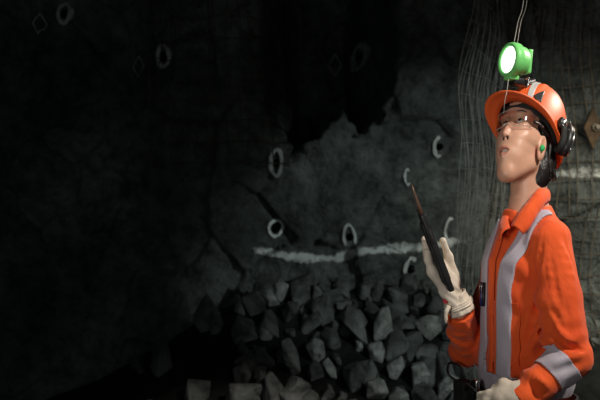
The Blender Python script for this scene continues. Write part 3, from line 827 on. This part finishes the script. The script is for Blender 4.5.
# sleeve folds
def folds(x, y, z, a, b_, f0, sign, cen, wid, amp, tw=0.):
    a = np.array(a[:]); d = np.array((b_)[:])-a; L = np.linalg.norm(d); d = d/L
    t = (x-a[0])*d[0]+(y-a[1])*d[1]+(z-a[2])*d[2]
    ax_ = a[0]+t*d[0]; inn = np.clip(.55-(x-ax_)/.07, .08, 1)
    return inn*amp*np.sin(t*f0+wave(x, y, z, 22, 2)*2.2+tw*(x+y*.6))*np.exp(-((t-cen)/wid)**2)
def near(x, y, z, a, b_, r):
    return np.clip(1.6-np.clip(d_cone(x, y, z, np.array(a[:]), np.array(b_[:]), r, r), 0, 1)/.02, 0, 1)
x, y, z = J.pts(J.full())
LN = (EN-SN).length; LF = (EF-SF).length
mN = near(x, y, z, SN, EN, .052); mE = near(x, y, z, EN, WN, .045); mF = near(x, y, z, EF, WF, .045)
J.D = (J.D + (folds(x, y, z, SN, EN, 150, 1, LN*.93, .060, .0085, 40)+folds(x, y, z, SN, EN, 45, 1, LN*.45, .12, .0045, 90))*mN
       + folds(x, y, z, EN, WN, 135, 1, .10, .05, .0050, 25)*mE + folds(x, y, z, EF, WF, 120, 1, .10, .09, .0055, 60)*mF
       + .0034*wave(x, y, z, 62, 0, (1, 1, .16))*mN + .0020*wave(x, y, z, 60, 0)*mE + .003*wave(x, y, z, 50, 2, (1, 1, .5))*mF).astype(np.float32)
# creases sewn into the shape: ridges laid on the cloth surface
def surf(px, py, inward=0.):
    o = Vector((0, CAMY, CAMZ)); d = (W(px, py, 0)-o); d.normalize()
    t = 1.6
    while t < 2.5:
        p = o+d*t
        i_, j_, k_ = [int(round((q-g[0])/(g[1]-g[0]))) for q, g in zip(p, (J.x, J.y, J.z))]
        if 0 <= i_ < len(J.x) and 0 <= j_ < len(J.y) and 0 <= k_ < len(J.z) and J.D[i_, j_, k_] < 0: return p+d*inward
        t += .003
    return None
def crease(pts, r=.006, mode='u', inward=None):
    P = [surf(a, c, (r*.35 if mode == 'u' else -r*.25) if inward is None else inward) for a, c in pts]
    P = [p for p in P if p is not None]
    if len(P) < 2: return
    P = catmull(P, 3); n = len(P)
    for i in range(n-1):
        e = lambda t: max(.15, math.sin(math.pi*min(max(t, .04), .96)))
        J.cone(P[i], P[i+1], r*e(i/(n-1)), r*e((i+1)/(n-1)), .009, mode)
crease([(553, 228), (561, 255), (568, 285), (572, 315)], .0065)
crease([(558, 238), (569, 265), (575, 300)], .0050)
crease([(547, 248), (552, 275), (560, 305), (566, 330)], .0060)
crease([(550, 262), (556, 290), (562, 312)], .0050, 's')
crease([(546, 300), (553, 322), (566, 338), (578, 342)], .0080)
crease([(549, 318), (557, 338), (570, 348), (584, 350)], .0070, 's')
crease([(552, 330), (559, 347), (572, 355)], .0060)
crease([(536, 275), (532, 298), (527, 320), (520, 340)], .0055)
crease([(540, 318), (532, 345), (518, 362)], .0055)
crease([(536, 235), (531, 262), (527, 285)], .0045)
crease([(542, 240), (538, 262), (537, 280)], .0045, 's')
crease([(491, 320), (488, 340), (487, 362)], .0045)
crease([(487, 330), (484, 350), (484, 366)], .0040, 's')
crease([(535, 375), (546, 386), (556, 399)], .0060)
crease([(528, 380), (535, 391), (540, 402)], .0055, 's')
crease([(449, 328), (458, 334), (470, 333)], .0065)
crease([(450, 336), (460, 344), (472, 342)], .0065, 's')
crease([(455, 348), (464, 353), (474, 349)], .0065)
crease([(464, 322), (470, 330), (473, 342)], .0055)
# open ends: neck hole, cuffs
J.cone(W(527, 206, 0), W(529, 190, 0), .052, .06, .006, 's')
J.cone(W(513, 224, -.085), W(516, 196, -.06), .014, .042, .006, 's')
dn = (WN-EN).normalized(); J.cone(WN+dn*.052, WN+dn*.10, .055, .055, .004, 's')
df = (WF-EF).normalized(); J.cone(WF+df*.052, WF+df*.10, .055, .055, .004, 's')
J.D = np.maximum(J.D, (.765-z+0*x+0*y)).astype(np.float32)
cover = vol_obj('coverall', J, M['orange'], person, 1)
cover['label'] = 'orange work coverall'

def cut_strip(src, name, planes, keep, off, mat, parent, warp=None):
    """crisp band of cloth sewn on the coverall: part of the same surface between planes, lifted by off"""
    bm = bmesh.new(); bm.from_mesh(src.data)
    if keep:
        dele = [f for f in bm.faces if not keep(f.calc_center_median())]
        bmesh.ops.delete(bm, geom=dele, context='FACES')
    if warp:
        for v in bm.verts: v.co -= warp(v.co.z)
    for co, no in planes:
        bmesh.ops.bisect_plane(bm, geom=bm.verts[:]+bm.edges[:]+bm.faces[:], plane_co=co, plane_no=no, clear_outer=True)
    if warp:
        for v in bm.verts: v.co += warp(v.co.z)
    bmesh.ops.smooth_vert(bm, verts=[v for v in bm.verts if not v.is_boundary], factor=.5, use_axis_x=True, use_axis_y=True, use_axis_z=True)
    bm.normal_update()
    for v in bm.verts: v.co += v.normal*off
    r = bmesh.ops.extrude_face_region(bm, geom=bm.faces[:])
    nv = [v for v in r['geom'] if isinstance(v, bmesh.types.BMVert)]
    bm.normal_update()
    me = bpy.data.meshes.new(name)
    # keep outer skin plus a skirt back into the cloth
    for v in nv: pass
    bmesh.ops.translate(bm, verts=nv, vec=(0, 0, 0))
    for v in nv: v.co += v.normal*.0008
    bm.to_mesh(me); bm.free()
    return link_mesh(name, me, mat, parent)
def side_ok(v, near_side=None, zlo=.87, zhi=1.5):
    f, l, zz = to_t(v.x, v.y, v.z)
    return zlo < zz < zhi
def off_arm(v):
    # not on a sleeve
    vv = np.array(v[:])
    return min(d_cone(vv[0], vv[1], vv[2], np.array(SN[:])+np.array((0, 0, -.06)), np.array(EN[:]), .056, .054), d_cone(vv[0], vv[1], vv[2], np.array(EN[:]), np.array(WN[:]), .052, .044)) > 0
def not_arm(v):
    return d_cone(v.x, v.y, v.z, np.array(EF[:]), np.array(WF[:]), .052, .050) > 0 and d_cone(v.x, v.y, v.z, np.array(EN[:]), np.array(WN[:]), .050, .044) > 0
def vstrip(l0, w, zlo, zhi, fmin=-9, sp=0.):
    wf = lambda z: TL*(sp*float(sm(1.14, 1.31, np.array(z))))
    return cut_strip(cover, 'reflective_strip', [(tl(0, l0+w/2, 0), TL), (tl(0, l0-w/2, 0), -TL), (tl(0, 0, zhi), (0, 0, 1)), (tl(0, 0, zlo), (0, 0, -1))],
                     lambda v: abs(to_t(v.x, v.y, v.z)[1]-l0) < w+abs(sp) and (fmin < to_t(v.x, v.y, v.z)[0] < .13) and not_arm(v) and (v.z > zlo-.02), .0022, M['silver'], cover, wf)
# chest pockets first, strips over them
def pocket(lc, w, zlo, zhi):
    p = cut_strip(cover, 'chest_pocket', [(tl(0, lc+w/2, 0), TL), (tl(0, lc-w/2, 0), -TL), (tl(0, 0, zhi), (0, 0, 1)), (tl(0, 0, zlo), (0, 0, -1))],
                  lambda v: abs(to_t(v.x, v.y, v.z)[1]-lc) < w and 0 < to_t(v.x, v.y, v.z)[0] < .13 and not_arm(v) and zlo-.02 < v.z < zhi+.02, .0034, M['orange'], cover)
    return p
pocket(.050, .068, .955, 1.105); pocket(-.063, .080, .955, 1.105)
s1 = vstrip(.048, .036, .925, 1.322, -.01, .030); s2 = vstrip(-.040, .036, .925, 1.30, -.03, -.002)
for s_ in (s1, s2): s_['label'] = 'grey vertical reflective strip over the chest'
for v in s1.data.vertices: pass
def lift(o, d):
    me = o.data
    nrm = [v.normal.copy() for v in me.vertices]
    for v, n_ in zip(me.vertices, nrm): v.co += n_*d
lift(s1, .0026); lift(s2, .0026)
WB = .925
ws = cut_strip(cover, 'waist_strip', [((0, 0, WB+.002), (0, 0, 1)), ((0, 0, WB-.048), (0, 0, -1))],
               lambda v: WB-.07 < v.z < WB+.02 and d_cone(v.x, v.y, v.z, np.array(EN[:]), np.array(WN[:]), .054, .046) > 0 and d_cone(v.x, v.y, v.z, np.array(EF[:]), np.array(SF[:]), .052, .052) > 0,
               .004, M['silver'], cover)
ws['label'] = 'grey reflective strip round the waist'
ba = EN+dn*.040
o = cut_strip(cover, 'sleeve_strip', [(ba+dn*.028, dn), (ba-dn*.024, -dn)], lambda v: d_cone(v.x, v.y, v.z, np.array(EN[:]), np.array(WN[:]), .058, .050) < 0, .0022, M['silver'], cover)
ua = (EF-SF).normalized(); bf = SF.lerp(EF, .84)
o = cut_strip(cover, 'sleeve_strip', [(bf+ua*.028, ua), (bf-ua*.028, -ua)], lambda v: d_cone(v.x, v.y, v.z, np.array(SF[:]), np.array(EF[:]), .056, .056) < 0 and to_t(v.x, v.y, v.z)[1] < -.09 and d_cone(v.x, v.y, v.z, np.array(EF[:]), np.array(WF[:]), .048, .048) > 0, .0022, M['silver'], cover)

# placket, collar
def t_surf(f_guess, l, z):
    """front surface of the torso at lateral l and height z"""
    fs = np.linspace(.02, .16, 80); P = [tl(float(f), l, z) for f in fs]
    d = [float(jt(np.array([[[p.x]]]), np.array([[[p.y]]]), np.array([[[p.z]]]))[0, 0, 0]) for p in P]
    for a, f in zip(d, fs):
        if a > 0: return tl(float(f), l, z)
    return P[-1]
V = []; zz_ = np.linspace(1.285, .93, 40)
for z_ in zz_:
    for l in (-.013, -.011, .011, .013):
        p = t_surf(0, l, float(z_)); V.append(p+TF*(.0045 if abs(l) < .012 else -.002))
pl = from_data('placket', V, grid_faces(40, 4), M['orange'], cover)
V, F = [], []
tube_data([t_surf(0, .0135, float(z_))+TF*.001 for z_ in zz_], .0014, 6, V, F)
tube_data([t_surf(0, -.0135, float(z_))+TF*.001 for z_ in zz_], .0014, 6, V, F)
from_data('zip_seam', V, F, M['seam'], cover)
# collar: inner edge round the neck, outer edge lying on the shoulders
NCt = W(529, 207, 0)
def collar(side):
    # points given per station: (inner edge, outer edge)
    if side > 0:
        st = [(W(541, 188, .045), W(548, 199, .055)), (W(541, 187, .0), W(549, 201, -.005)), (W(537, 190, -.045), W(544, 205, -.062)),
              (W(528, 201, -.068), W(536, 217, -.092)), (W(518, 214, -.082), W(529, 228, -.106)), (W(511.5, 226, -.092), W(523, 234, -.108))]
    else:
        st = [(W(541, 188, .045), W(548, 199, .055)), (W(533, 190, .062), W(533, 204, .075)), (W(522, 197, .052), W(518, 214, .075)),
              (W(512, 208, .02), W(505, 224, .03)), (W(508.5, 219, -.04), W(499, 233, -.035)), (W(510, 228, -.100), W(499, 241, -.095)) ]
    A = catmull([s[0] for s in st], 8); Bb = catmull([s[1] for s in st], 8)
    V = []; k = 7; ctr = Vector((NCt.x, NCt.y, 0))
    for a, b_ in zip(A, Bb):
        for j in range(k):
            t = j/(k-1); p = a.lerp(b_, t)
            out = Vector((p.x-ctr.x, p.y-ctr.y, 0)).normalized()
            V.append(p+out*(.009*math.sin(math.pi*t)**.8)+Vector((0, 0, .007*math.sin(math.pi*t))))
    o = from_data('collar', V, grid_faces(len(A), k), M['orange'], cover)
    sd = o.modifiers.new('thick', 'SOLIDIFY'); sd.thickness = .0045; sd.offset = 0
    return o
collar(1); collar(-1)
ellipsoid('press_stud', (0, 0, 0), (.0045, .003, .0045), M['black'], cover, lambda a, b_, e: W(505.5, 231, -.086)+Vector((a, b_, e)), 12)
# shoulder yoke piping: red dark seam down behind the near shoulder
# pens in the far pocket
for k, (m_, px) in enumerate((('blue', 484.0), ('black', 487.5))):
    a = W(px, 277, -.02); d = a-tl(0, 0, a.z)
    a = t_surf(0, -.036+.012*k, 1.145)+TF*.009; c = t_surf(0, -.039+.012*k, 1.085)+TF*.008
    pn = tube('pen', [a, a.lerp(c, .95), c], [.0042, .0042, .002], M[m_], cover, 10); 
    pn['label'] = 'dark blue pen' if k == 0 else 'black pen'
    tube('pen_clip', [a+TF*.005, a.lerp(c, .4)+TF*.0065], .0013, M['chrome'], cover, 6)

# trousers and boots (below the picture) so that the figure stands on the floor
Lg = Vol(lin(.36, .78, .012), lin(-.24, .22, .012), lin(.03, .84, .012))
Lg.add(lambda x, y, z: d_ell(x, y, z, (T0.x, T0.y, .78), (.135, .125, .12)), (.2, -.4, .5), (.9, .4, 1), .02)
for s in (-1, 1):
    hp = tl(-.005, s*.062, .74); kn = tl(.015, s*.085, .42); an = tl(-.015, s*.10, .10)
    Lg.cone(hp, kn, .082, .064, .02); Lg.cone(kn, an, .064, .055, .02)
Lg.D = np.maximum(Lg.D, Lg.pts(Lg.full())[2]-.80+0*Lg.D).astype(np.float32)
vol_obj('trousers', Lg, M['orange'], person, 1)
for s in (-1, 1):
    Bt = Vol(lin(.30, .80, .008), lin(-.30, .25, .008), lin(-.02, .2, .008))
    a = tl(-.015, s*.10, .14); h = tl(-.03, s*.10, .045); t_ = tl(.14, s*.115, .038)
    Bt.cone(a, h, .046, .045, .02); Bt.cone(h, t_, .044, .040, .02)
    Bt.D = np.maximum(Bt.D, .006-Bt.pts(Bt.full())[2]+0*Bt.D).astype(np.float32)
    vol_obj('boot', Bt, M['black_soft'], person, 1)

# belt and what hangs on it
V = []; nb = 72
for i in range(nb+1):
    a = 2*math.pi*i/nb
    for j, (dz, dr) in enumerate(((-.022, .010), (-.022, .016), (.022, .016), (.022, .010))):
        c_, s_ = math.cos(a), math.sin(a)
        f = (.096+dr)*math.copysign(abs(c_)**.85, c_); l = (.126+dr)*math.copysign(abs(s_)**.85, s_)
        V.append(tl(f, l, .850+dz))
belt = from_data('belt', V, grid_faces(nb+1, 4), M['black'], person)
def rbox(name, c, ax, ay, az, sx, sy, sz, mat, parent, bev=.004, seg=2):
    bm = bmesh.new(); bmesh.ops.create_cube(bm, size=1)
    for v in bm.verts: v.co = Vector((v.co.x*sx, v.co.y*sy, v.co.z*sz))
    bmesh.ops.bevel(bm, geom=list(bm.edges), offset=bev, segments=seg, affect='EDGES', profile=.6)
    Mx = Matrix((ax, ay, az)).transposed()
    for v in bm.verts: v.co = Mx @ v.co + c
    return from_bm(name, bm, mat, parent)
ZV = Vector((0, 0, 1))
rbox('belt_pouch', tl(.112, -.090, .848), TF, TL, ZV, .040, .055, .085, M['black_soft'], belt, .008)
rbox('buckle', tl(.118, .0, .85), TF, TL, ZV, .008, .05, .045, M['chrome'], belt, .002)
lp = [tl(.115, -.085, .875), tl(.15, -.105, .905), tl(.135, -.125, .93), tl(.105, -.118, .915), tl(.12, -.10, .87)]
tube('lanyard', catmull(lp, 8), .0032, M['black'], belt, 8)
lp = [tl(.13, -.06, .872), tl(.145, -.03, .895), tl(.14, .01, .880), tl(.125, .02, .858)]
tube('lanyard', catmull(lp, 8), .0026, M['black'], belt, 8)
rbox('clip', W(476, 388, -.02), TF, TL, ZV, .012, .018, .040, M['chrome'], belt, .003)

# ---- gloves
def finger(vol, pts, r0, r1, k=.006):
    n = len(pts)
    for i in range(n-1):
        vol.cone(pts[i], pts[i+1], r0+(r1-r0)*i/(n-1), r0+(r1-r0)*(i+1)/(n-1), k if i else .012)
# raised hand: little finger nearest the camera, palm towards her face
G1 = Vol(lin(.27, .44, .0024), lin(-.13, .12, .0024), lin(1.03, 1.29, .0024))
Wr = W(459, 303, .0)
kn = [W(432.5, 272, -.050), W(434.5, 268, -.034), W(437, 266, -.016), W(440, 267, .002)]
for k_, q in enumerate(kn): G1.cone(Wr+Vector(((k_-1.5)*.006-.004, (k_-1.5)*.010, .0)), q, .018, .0125, .014)
G1.cone(W(449, 284, -.006), W(441, 272, -.015), .024, .020, .016)
tips = [[W(428.5, 260, -.056), W(427.5, 252, -.060)], [W(428, 254, -.040), W(425, 243, -.046)], [W(429, 251, -.020), W(424.5, 239.5, -.028)], [W(432, 252, .0), W(428, 241, -.006)]]
for q, t in zip(kn, tips): finger(G1, [q]+t, .0118, .0088, .006)
# thumb on the far side, lying up along the radio
finger(G1, [W(457, 292, .020), W(454, 274, .020), W(448.5, 257, .012), W(442.5, 241, .002)], .013, .0080, .01)
x, y, z = G1.pts(G1.full())
G1.D = (G1.D+.0016*wave(x, y, z, 85, 1)+.0014*np.sin((x*.8+z)*260+wave(x, y, z, 30, 0))*np.exp(-((z-1.12)/.035)**2)).astype(np.float32)
glove1 = vol_obj('glove', G1, M['glove'], person, 1); glove1['label'] = 'cream work glove on the raised hand'
def cuff(name, a, d, r0, r1, length, parent, mat, nfold=9):
    d = d.normalized(); s = d.cross(ZV).normalized(); u = s.cross(d); V = []; n, m_ = 48, 12
    for i in range(m_):
        t = i/(m_-1); r = r0+(r1-r0)*t
        for j in range(n+1):
            an = 2*math.pi*j/n; rr_ = r*(1+.045*math.sin(an*nfold)+.03*math.sin(t*16+an*2))
            V.append(a+d*(t*length)+s*math.cos(an)*rr_+u*math.sin(an)*rr_)
    o = from_data(name, V, grid_faces(m_, n+1), mat, parent)
    sd = o.modifiers.new('thick', 'SOLIDIFY'); sd.thickness = .003; sd.offset = 0
    return o
cd1 = (Wr-WF).normalized()
cuff('glove_cuff', W(462, 312, .0), (W(453, 291, -.005)-W(462, 312, .0)), .033, .028, .052, glove1, M['glove_cuff'])
cf = cuff('wrist_tie', W(459.5, 306, .0), (W(453, 291, -.005)-W(462, 312, .0)), .036, .034, .014, glove1, M['glove_cuff'], 5)
tube('tie_end', catmull([W(449, 306, -.035), W(446, 313, -.04), W(446, 323, -.038)], 6), [.006]*6+[.0045]*5+[.003]*2, M['glove_cuff'], glove1, 8)
o = rbox('red_patch', W(445.5, 301, -.034), Vector((1, 0, 0)), Vector((0, 1, 0)), ZV, .012, .004, .012, M['red'], glove1, .001)
# hand on the hip
G2 = Vol(lin(.40, .64, .0026), lin(-.26, -.06, .0026), lin(.80, .98, .0026))
w2 = W(520, 398, -.183)
kk = [W(502, 392, -.172), W(500, 400, -.176), W(500, 408, -.178), W(502, 416, -.178)]
for q in kk: G2.cone(w2, q, .024, .0135, .014)
G2.cone(w2, W(506, 402, -.176), .030, .022, .02); G2.cone(w2, w2-dn*.03, .030, .030, .01)
for q, dx in zip(kk, (0, 1, 1, 0)):
    finger(G2, [q, q+Vector((-.026, .012, -.008)), q+Vector((-.042, .034, -.016))], .0125, .0095, .007)
finger(G2, [W(514, 389, -.178), W(504, 384, -.165), W(495, 388, -.150)], .016, .010, .01)
x, y, z = G2.pts(G2.full()); G2.D = (G2.D+.0018*wave(x, y, z, 80, 1)).astype(np.float32)
glove2 = vol_obj('glove', G2, M['glove'], person, 1); glove2['label'] = 'cream work glove resting at the belt'

# ================================================================== RADIO in the raised hand
A = W(450.5, 290, -.070); Bt_ = W(421.5, 214, -.085)
ax = (Bt_-A).normalized(); sd_ = Vector((0, 1, 0)); sd_ = (sd_-ax*sd_.dot(ax)).normalized(); nm = ax.cross(sd_).normalized()   # nm: thickness direction
if nm.x < 0: nm = -nm
radio = tag(empty('two_way_radio', A), 'slim black handheld radio held upright in the raised gloved hand', 'radio')
Lr = (Bt_-A).length; cR = (A+Bt_)/2
rbox('body', cR, nm, sd_, ax, .014, .046, Lr, M['black'], radio, .004, 3)
rbox('battery', A+ax*(Lr*.50)-nm*.008, nm, sd_, ax, .006, .042, Lr*.80, M['black_soft'], radio, .003, 2)
rbox('keypad', cR+nm*.0065-ax*.02, nm, sd_, ax, .003, .044, Lr*.5, M['black_soft'], radio, .001, 1)
m, nt, b = base_mat('antenna_highlight_brown', (.10, .055, .035), .35, 0, .5); M['antenna'] = m  # brown base colour paints in a warm highlight along the antenna
at_ = W(411.5, 185, -.090); ab = Bt_-ax*.003
tube('antenna', [ab, ab.lerp(at_, .3), ab.lerp(at_, .8), at_], [.0050, .0044, .0034, .0022], M['antenna'], radio, 10)
tube('knob', [Bt_-ax*.002+sd_*.016, Bt_+ax*.012+sd_*.016], .006, M['black'], radio, 12)
rbox('talk_button', A+ax*(Lr*.72)-sd_*.024, nm, sd_, ax, .008, .004, .035, M['black_soft'], radio, .001, 1)

# ================================================================== HARD HAT
hat = empty('hard_hat', hd(0, 0, .10), person); hat['label'] = 'orange hard hat with grey reflective tape, tilted back'
DT = R(23); CH = (-.004, .039)
def hh(f, l, u):                       # helmet frame -> world
    return hr(CH[0]+f*math.cos(DT)-u*math.sin(DT), l, CH[1]+f*math.sin(DT)+u*math.cos(DT))
RFn, RLn, RUn = .102, .075, .160
def dome(a, t, off=0.):                # a azimuth (0 = front), t 0 rim .. 1 apex
    ca, sa = math.cos(a), math.sin(a)
    e = t*math.pi/2; ce = math.cos(e)**.86; se = math.sin(e)
    ridge = .005*math.exp(-(sa/.16)**2)*min(1, t*3) + .0030*math.exp(-((abs(sa)-.52)/.09)**2)*math.sin(math.pi*min(1, t*1.1))**.7
    r = 1
    p = Vector(((RFn+off+ridge)*ca*ce, (RLn+off+ridge)*sa*ce, (RUn+off+ridge*.8)*se))
    return p
NA = 96
def brim_w(a):
    c = math.cos(a)
    return .009+.034*max(0, c)**1.6+.013*max(0, -c)**2
V = []; prof = []
for i in range(NA):
    a = 2*math.pi*i/NA; ring_ = []
    bw = brim_w(a); d = Vector((math.cos(a), math.sin(a)*.9, 0)).normalized()
    base = dome(a, 0); drop = -.016*max(0, math.cos(a))**2-.006
    ring_.append(dome(a, 0, -.003)+Vector((0, 0, -.002)))
    for q in (.35, .7, 1.): ring_.append(base+d*bw*q+Vector((0, 0, drop*q*q-.0025)))
    ring_.append(base+d*(bw+.0015)+Vector((0, 0, drop)))
    ring_.append(base+d*bw+Vector((0, 0, drop+.003)))
    for q in (.7, .35, .1): ring_.append(base+d*bw*q+Vector((0, 0, drop*q*q+.002)))
    for k in range(1, 20): ring_.append(dome(a, (k/20)**1.0*.985))
    V += [hh(*p) for p in ring_]; nr = len(ring_)
F = []
for i in range(NA):
    for j in range(nr-1):
        F.append((i*nr+j, ((i+1) % NA)*nr+j, ((i+1) % NA)*nr+j+1, i*nr+j+1))
V.append(hh(*dome(0, 1))); F += [((i+1) % NA*nr+nr-1, len(V)-1, i*nr+nr-1) for i in range(NA)]
# inner skin
base_i = len(V)
for i in range(NA):
    a = 2*math.pi*i/NA
    for k in range(1, 14): V.append(hh(*dome(a, k/14*.985, -.003)))
for i in range(NA):
    i2 = (i+1) % NA
    F.append((i*nr, base_i+i*13, base_i+i2*13, i2*nr))
    for k in range(12): F.append((base_i+i*13+k, base_i+i*13+k+1, base_i+i2*13+k+1, base_i+i2*13+k))
V.append(hh(*dome(0, 1, -.003))); F += [(base_i+i*13+12, len(V)-1, base_i+((i+1) % NA)*13+12) for i in range(NA)]
from_data('shell', V, F, M['helmet'], hat)
def dome_patch(name, a0, a1, t0, t1, mat, off=.0015, na=12, nt_=14, fn=None):
    V = []
    for i in range(na):
        for j in range(nt_):
            u, v = i/(na-1), j/(nt_-1)
            if fn: aa, tt = fn(u, v)
            else: aa, tt = a0+(a1-a0)*u, t0+(t1-t0)*v
            V.append(hh(*dome(aa, tt, off)))
    o = from_data(name, V, grid_faces(na, nt_), mat, hat); s_ = o.modifiers.new('thick', 'SOLIDIFY'); s_.thickness = .0008; s_.offset = 0
    return o
dome_patch('reflective_tape', R(20), R(31), .12, .62, M['tape_grey'], fn=lambda u, v: (R(26-20*v)+R(9+7*v)*u, .08+.48*v))
dome_patch('reflective_tape', R(118), R(134), .12, .5, M['tape_grey'])
lg = dome_patch('logo_sticker', 0, 0, 0, 0, M['black'], .0018, fn=lambda u, v: (R(40)+R(10)*u-R(6)*v, .10+.24*v*(u*.9+.1))); lg['label'] = 'dark triangular logo sticker'
# headband and crown pad inside
V = []; n = 72
for i in range(n+1):
    a = 2*math.pi*i/n
    for dz, dr in ((-.014, 0), (-.014, .004), (.022, .006), (.022, .002)):
        V.append(hh((.085+dr)*math.cos(a)-.004, (.062+dr)*math.sin(a), dz+.010))
hb = from_data('headband', V, grid_faces(n+1, 4), M['black_soft'], hat)
for k in range(6):
    a = R(30+60*k)
    pts = [hh(.088*math.cos(a)-.004, .064*math.sin(a), .025), hh(*dome(a, .12, -.006)), hh(*dome(a, .5, -.014)), hh(0, 0, RUn-.022)]
    tube('crown_strap', catmull(pts, 5), .0045, M['black_soft'], hat, 6)
# earmuffs folded back on the helmet
def earmuff(s):
    em = empty('earmuff', hd(-.07, s*.10, .03), hat)
    c = hr(-.046 if s > 0 else -.078, s*.083, .030)
    nX = (HL*s*.60-HF*.80).normalized() if s > 0 else (HL*s*.80-HF*.6).normalized()
    up = (HU*.9-HF*.3); up = (up-nX*up.dot(nX)).normalized(); sd2 = up.cross(nX)
    prof = [(-.014, .0), (-.014, .72), (-.008, .80), (-.006, .98), (.000, 1.), (.007, .97), (.012, .82), (.014, .5), (.015, 0)]
    V = []; n = 40
    for i in range(n+1):
        a = 2*math.pi*i/n
        for h_, r_ in prof: V.append(c+nX*h_+up*(math.sin(a)*.046*r_)+sd2*(math.cos(a)*.031*r_))
    from_data('cup', V, grid_faces(n+1, len(prof)), M['black'], em)
    V = []
    for i in range(n+1):
        a = 2*math.pi*i/n
        for h_, r_ in ((-.015, .6), (-.021, .7), (-.021, .86), (-.016, .93), (-.008, .86)): V.append(c+nX*h_+up*(math.sin(a)*.046*r_)+sd2*(math.cos(a)*.031*r_))
    from_data('cushion', V, grid_faces(n+1, 5), M['black_soft'], em)
    pts = [c+nX*.009+up*(math.sin(2*math.pi*i/n)*.0445)+sd2*(math.cos(2*math.pi*i/n)*.030) for i in range(n+1)]
    V, F = tube_data(pts, .0013, 6); from_data('cup_ring', V, F, M['chrome'], em)
    piv = hh(-.006, s*(RLn+.006), .030)
    ellipsoid('pivot', (0, 0, 0), (.013, .009, .017), M['black'], em, lambda a, b_, e: piv+HL*s*b_+HF*a+HU*e, 16)
    ellipsoid('pivot_cap', (0, .006, 0), (.007, .006, .012), M['chrome'], em, lambda a, b_, e: piv+HL*s*b_+HF*a+HU*e, 14)
    for q in (-1, 1):
        tube('wire_arm', catmull([piv+HU*q*.006, piv-HF*.022+HL*s*.012+HU*(q*.006+.004), c+nX*.016+sd2*q*.012+up*.018, c+nX*.017+sd2*q*.010], 6), .0013, M['chrome'], em, 6)
    return em
earmuff(1); earmuff(-1)

# ================================================================== CAP LAMP on the helmet front
LC = W(513, 60.5, -.055)
LN_ = Vector((-.94, -.34, .10)).normalized(); LU = Vector((-.03, -.02, 1)); LU = (LU-LN_*LU.dot(LN_)).normalized(); LS = LU.cross(LN_)
lamp = tag(empty('cap_lamp', LC), 'lit round green cap lamp clipped on the front of the orange helmet', 'headlamp')
def disc(name, prof, mat, n=48, sx=1., sy=1.):
    V = []
    for i in range(n+1):
        a = 2*math.pi*i/n
        for h_, r_ in prof: V.append(LC+LN_*h_+LU*(math.sin(a)*r_*sy)+LS*(math.cos(a)*r_*sx))
    return from_data(name, V, grid_faces(n+1, len(prof)), mat, lamp)
hs = disc('housing', [(-.030, .0), (-.030, .030), (-.024, .036), (-.010, .038), (-.008, .0395)], M['green'])
disc('bezel', [(-.008, .0405), (-.004, .0430), (.010, .0430), (.016, .041), (.018, .036), (.015, .0325), (.010, .0315)], M['green'])
ln = disc('lens', [(.012, .0325), (.014, .025), (.0155, .012), (.016, .0)], M['lamp_on'])
rbox('chin_block', LC-LU*.040+LN_*.000, LN_, LS, LU, .026, .030, .018, M['green'], lamp, .004)
rbox('back_plate', LC-LN_*.034, LN_, LS, LU, .010, .050, .060, M['green'], lamp, .004)
br = rbox('bracket', LC-LU*.050-LN_*.022, LN_, LS, LU, .040, .028, .018, M['black'], lamp, .004)
ft = hh(*dome(0, .55, .002))
tube('bracket_foot', catmull([LC-LU*.046-LN_*.024, (LC-LU*.056-LN_*.026).lerp(ft, .6), ft, hh(*dome(0, .40, .004))], 5), .0075, M['black'], lamp, 10)
tube('clip_wire', catmull([LC-LU*.044-LN_*.03+LS*.012, LC-LU*.040-LN_*.034+LS*.022, LC-LU*.058-LN_*.036+LS*.020, LC-LU*.066-LN_*.034+LS*.014], 5), .0016, M['chrome'], lamp, 6)
light('cap_lamp_beam', 'SPOT', LC+LN_*.03, LC+LN_*2, .8, (.85, 1, .85), .02, 70, .8)
# thin wires hanging by the lamp
o = tube('hanging_wire', catmull([Vector((.585, -.03, 3.2)), W(525, -60, -.03), W(523.5, 0, -.03), W(518, 22, -.03), W(514, 43, -.04)], 8), .0007, M['steel_pale'], None, 5)
tag(o, 'thin pale wire running straight up from the lamp top, left one of the pair', 'wire')
o = tube('hanging_wire', catmull([Vector((.60, .0, 3.2)), W(530, -60, .0), W(527, 0, .0), W(521, 22, .0), W(517, 45, -.02)], 8), .0005, M['steel_pale'], None, 5)
tag(o, 'thin pale wire running straight up from the lamp top, right one of the pair', 'wire')
o = tube('dangling_wire', catmull([W(508.5, 79, -.095), W(507, 90, -.20), W(505, 100, -.215), W(503.5, 114, -.20)], 8), .0007, M['steel_pale'], None, 5)
tag(o, 'short thin wire dangling below the lamp in front of the brim', 'wire')
